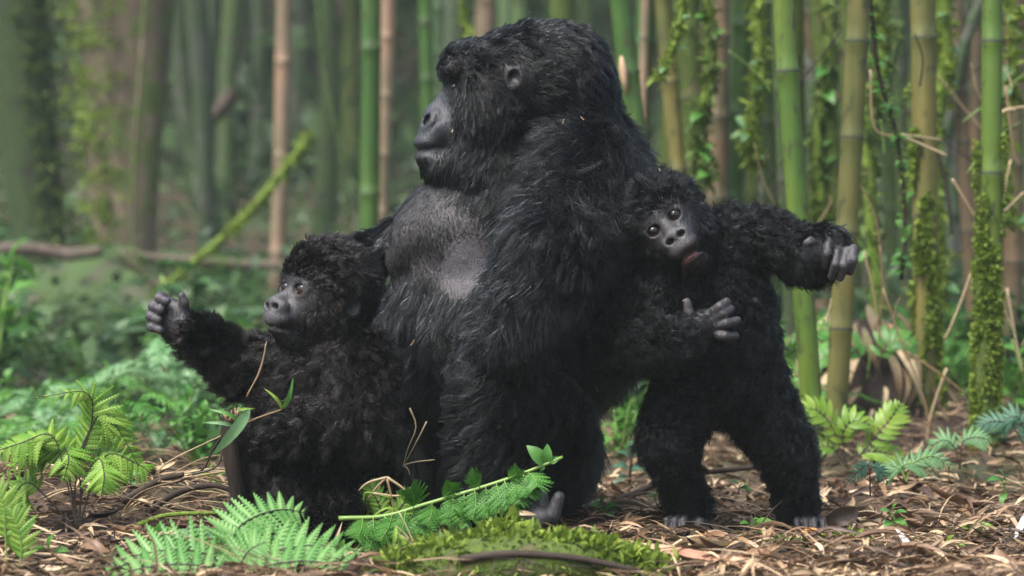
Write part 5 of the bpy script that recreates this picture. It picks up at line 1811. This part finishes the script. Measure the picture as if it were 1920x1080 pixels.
def moss_cushion(px, py, d, w, hgt, n, size, mat, label):
    c = np.array(P(px, py, d)); c[2] = float(gz(c[0], c[1]))
    rgm = np.random.default_rng(int(px))
    u, v = rgm.uniform(0, 6.283, 700), rgm.uniform(0, 1, 700) ** .5
    pts = c + np.stack([np.cos(u) * v * w, np.sin(u) * v * w * .6, (1 - v * v) * hgt], -1)
    nr = np.stack([np.cos(u) * v * .6, np.sin(u) * v * .6, np.ones(700)], -1)
    root = empty('moss_cushion', c)
    hm = [c + np.array([0, 0, z]) for z in (-.02, hgt * .3, hgt * .75, hgt * .95)]
    tube('mound', hm, [w, w * .9, w * .55, w * .15], M['mossy'], root, 14, .15, int(px))
    tufts('moss', pts, nr, n, size, mat, root, int(px), .5, .14)
    rebase(root)
    return tag(root, label, 'moss')
moss_cushion(860, 1010, -.70, .09, .05, 1100, .045, M['mossdark'], 'feathery dark moss clump under the long green stem')
moss_cushion(950, 1000, -.72, .08, .06, 900, .05, M['moss'], 'feathery yellow green moss clump beside the adult\'s curled foot')
moss_cushion(1590, 1035, -.40, .065, .022, 700, .026, M['moss'], 'small flat moss cushion in front of the standing infant\'s toes')
moss_cushion(1480, 1062, -.60, .05, .015, 300, .022, M['mossdark'], 'tiny moss patch beside the split bamboo strips')

# dry grass knot between the seated infant and the long stem
root = empty('dry_grass', P(735, 960, -.50))
for pts, mt in (([(725, 895), (690, 905), (672, 920)], 'straw'), ([(725, 895), (755, 915), (760, 925)], 'straw'), ([(725, 895), (705, 915), (690, 935)], 'straw'), ([(725, 895), (737, 950), (742, 1045)], 'straw'), ([(735, 935), (700, 925), (684, 925), (682, 940)], 'leafyellow'), ([(700, 925), (740, 930), (770, 925)], 'straw')):
    path = catmull([tuple(P(*q, -.56)) for q in pts], 10)
    tube('blade', path, np.linspace(.0035, .0012, 10), M[mt], root, 5)
rebase(root)
tag(root, 'knot of dry bent grass beside the seated infant\'s foot', 'grass')
root = empty('dry_grass', P(765, 890, -.52))
for pts in ([(768, 765), (780, 800), (765, 840), (755, 875)], [(800, 790), (785, 820), (758, 870)], [(756, 872), (780, 866), (815, 862)], [(756, 872), (765, 880), (768, 890)]):
    tube('blade', catmull([tuple(P(*q, -.42)) for q in pts], 10), np.linspace(.0022, .001, 10), M['straw'], root, 5)
rebase(root)
tag(root, 'broken straw wisps caught in the adult\'s belly fur', 'grass')
stalk('dry_straw', [(1148, 197), (1175, 245), (1218, 302)], .02, .0018, M['straw'], 'straight dry stem caught in fur on the adult\'s back', 'stalk')
rg = random.Random(77)
bits = [(1035, 440, -.38), (847, 248, -.14), (1033, 58, -.10), (1095, 225, -.25), (938, 684, -.40), (912, 676, -.40), (1118, 728, -.20), (1160, 378, -.30), (1236, 316, -.33), (1002, 330, -.2), (1228, 780, -.30), (640, 690, -.46), (570, 448, -.36), (1055, 232, -.25), (1290, 560, -.4), (690, 905, -.47), (770, 648, -.3), (905, 675, -.40)]
for px, py, dd in bits:
    a = rg.uniform(0, 6.28); L = rg.uniform(5, 13)
    stalk('straw_bit', [(px, py), (px + L * .5 * math.cos(a), py + L * .5 * math.sin(a) + 1), (px + L * math.cos(a), py + L * math.sin(a))], dd, rg.uniform(.0012, .0024), M['straw'], 'pale straw fragment caught in black fur', 'straw', 'straw fragments caught in fur', 5)

# ------------------------------------------------------------------ the misty air
bm = bmesh.new()
bmesh.ops.create_cube(bm, size=1.0)
me = bpy.data.meshes.new('haze'); bm.to_mesh(me); bm.free()
hz = mobj('haze', me)
hz.scale = (58, 62, 22.5)
hz.location = (0, 12.5, 9.75)
hm = bpy.data.materials.new('haze_air'); hm.use_nodes = True
hm.node_tree.nodes.remove(hm.node_tree.nodes['Principled BSDF'])
pv = hm.node_tree.nodes.new('ShaderNodeVolumePrincipled')
pv.inputs['Color'].default_value = (.86, .96, .94, 1)  # green tint of the light under the leaves, put into the mist colour
pv.inputs['Density'].default_value = 0.0016
hm.node_tree.links.new(pv.outputs[0], hm.node_tree.nodes['Material Output'].inputs['Volume'])
me.materials.append(hm)
tag(hz, 'pale grey mist hanging in the forest', 'mist', None, 'stuff')
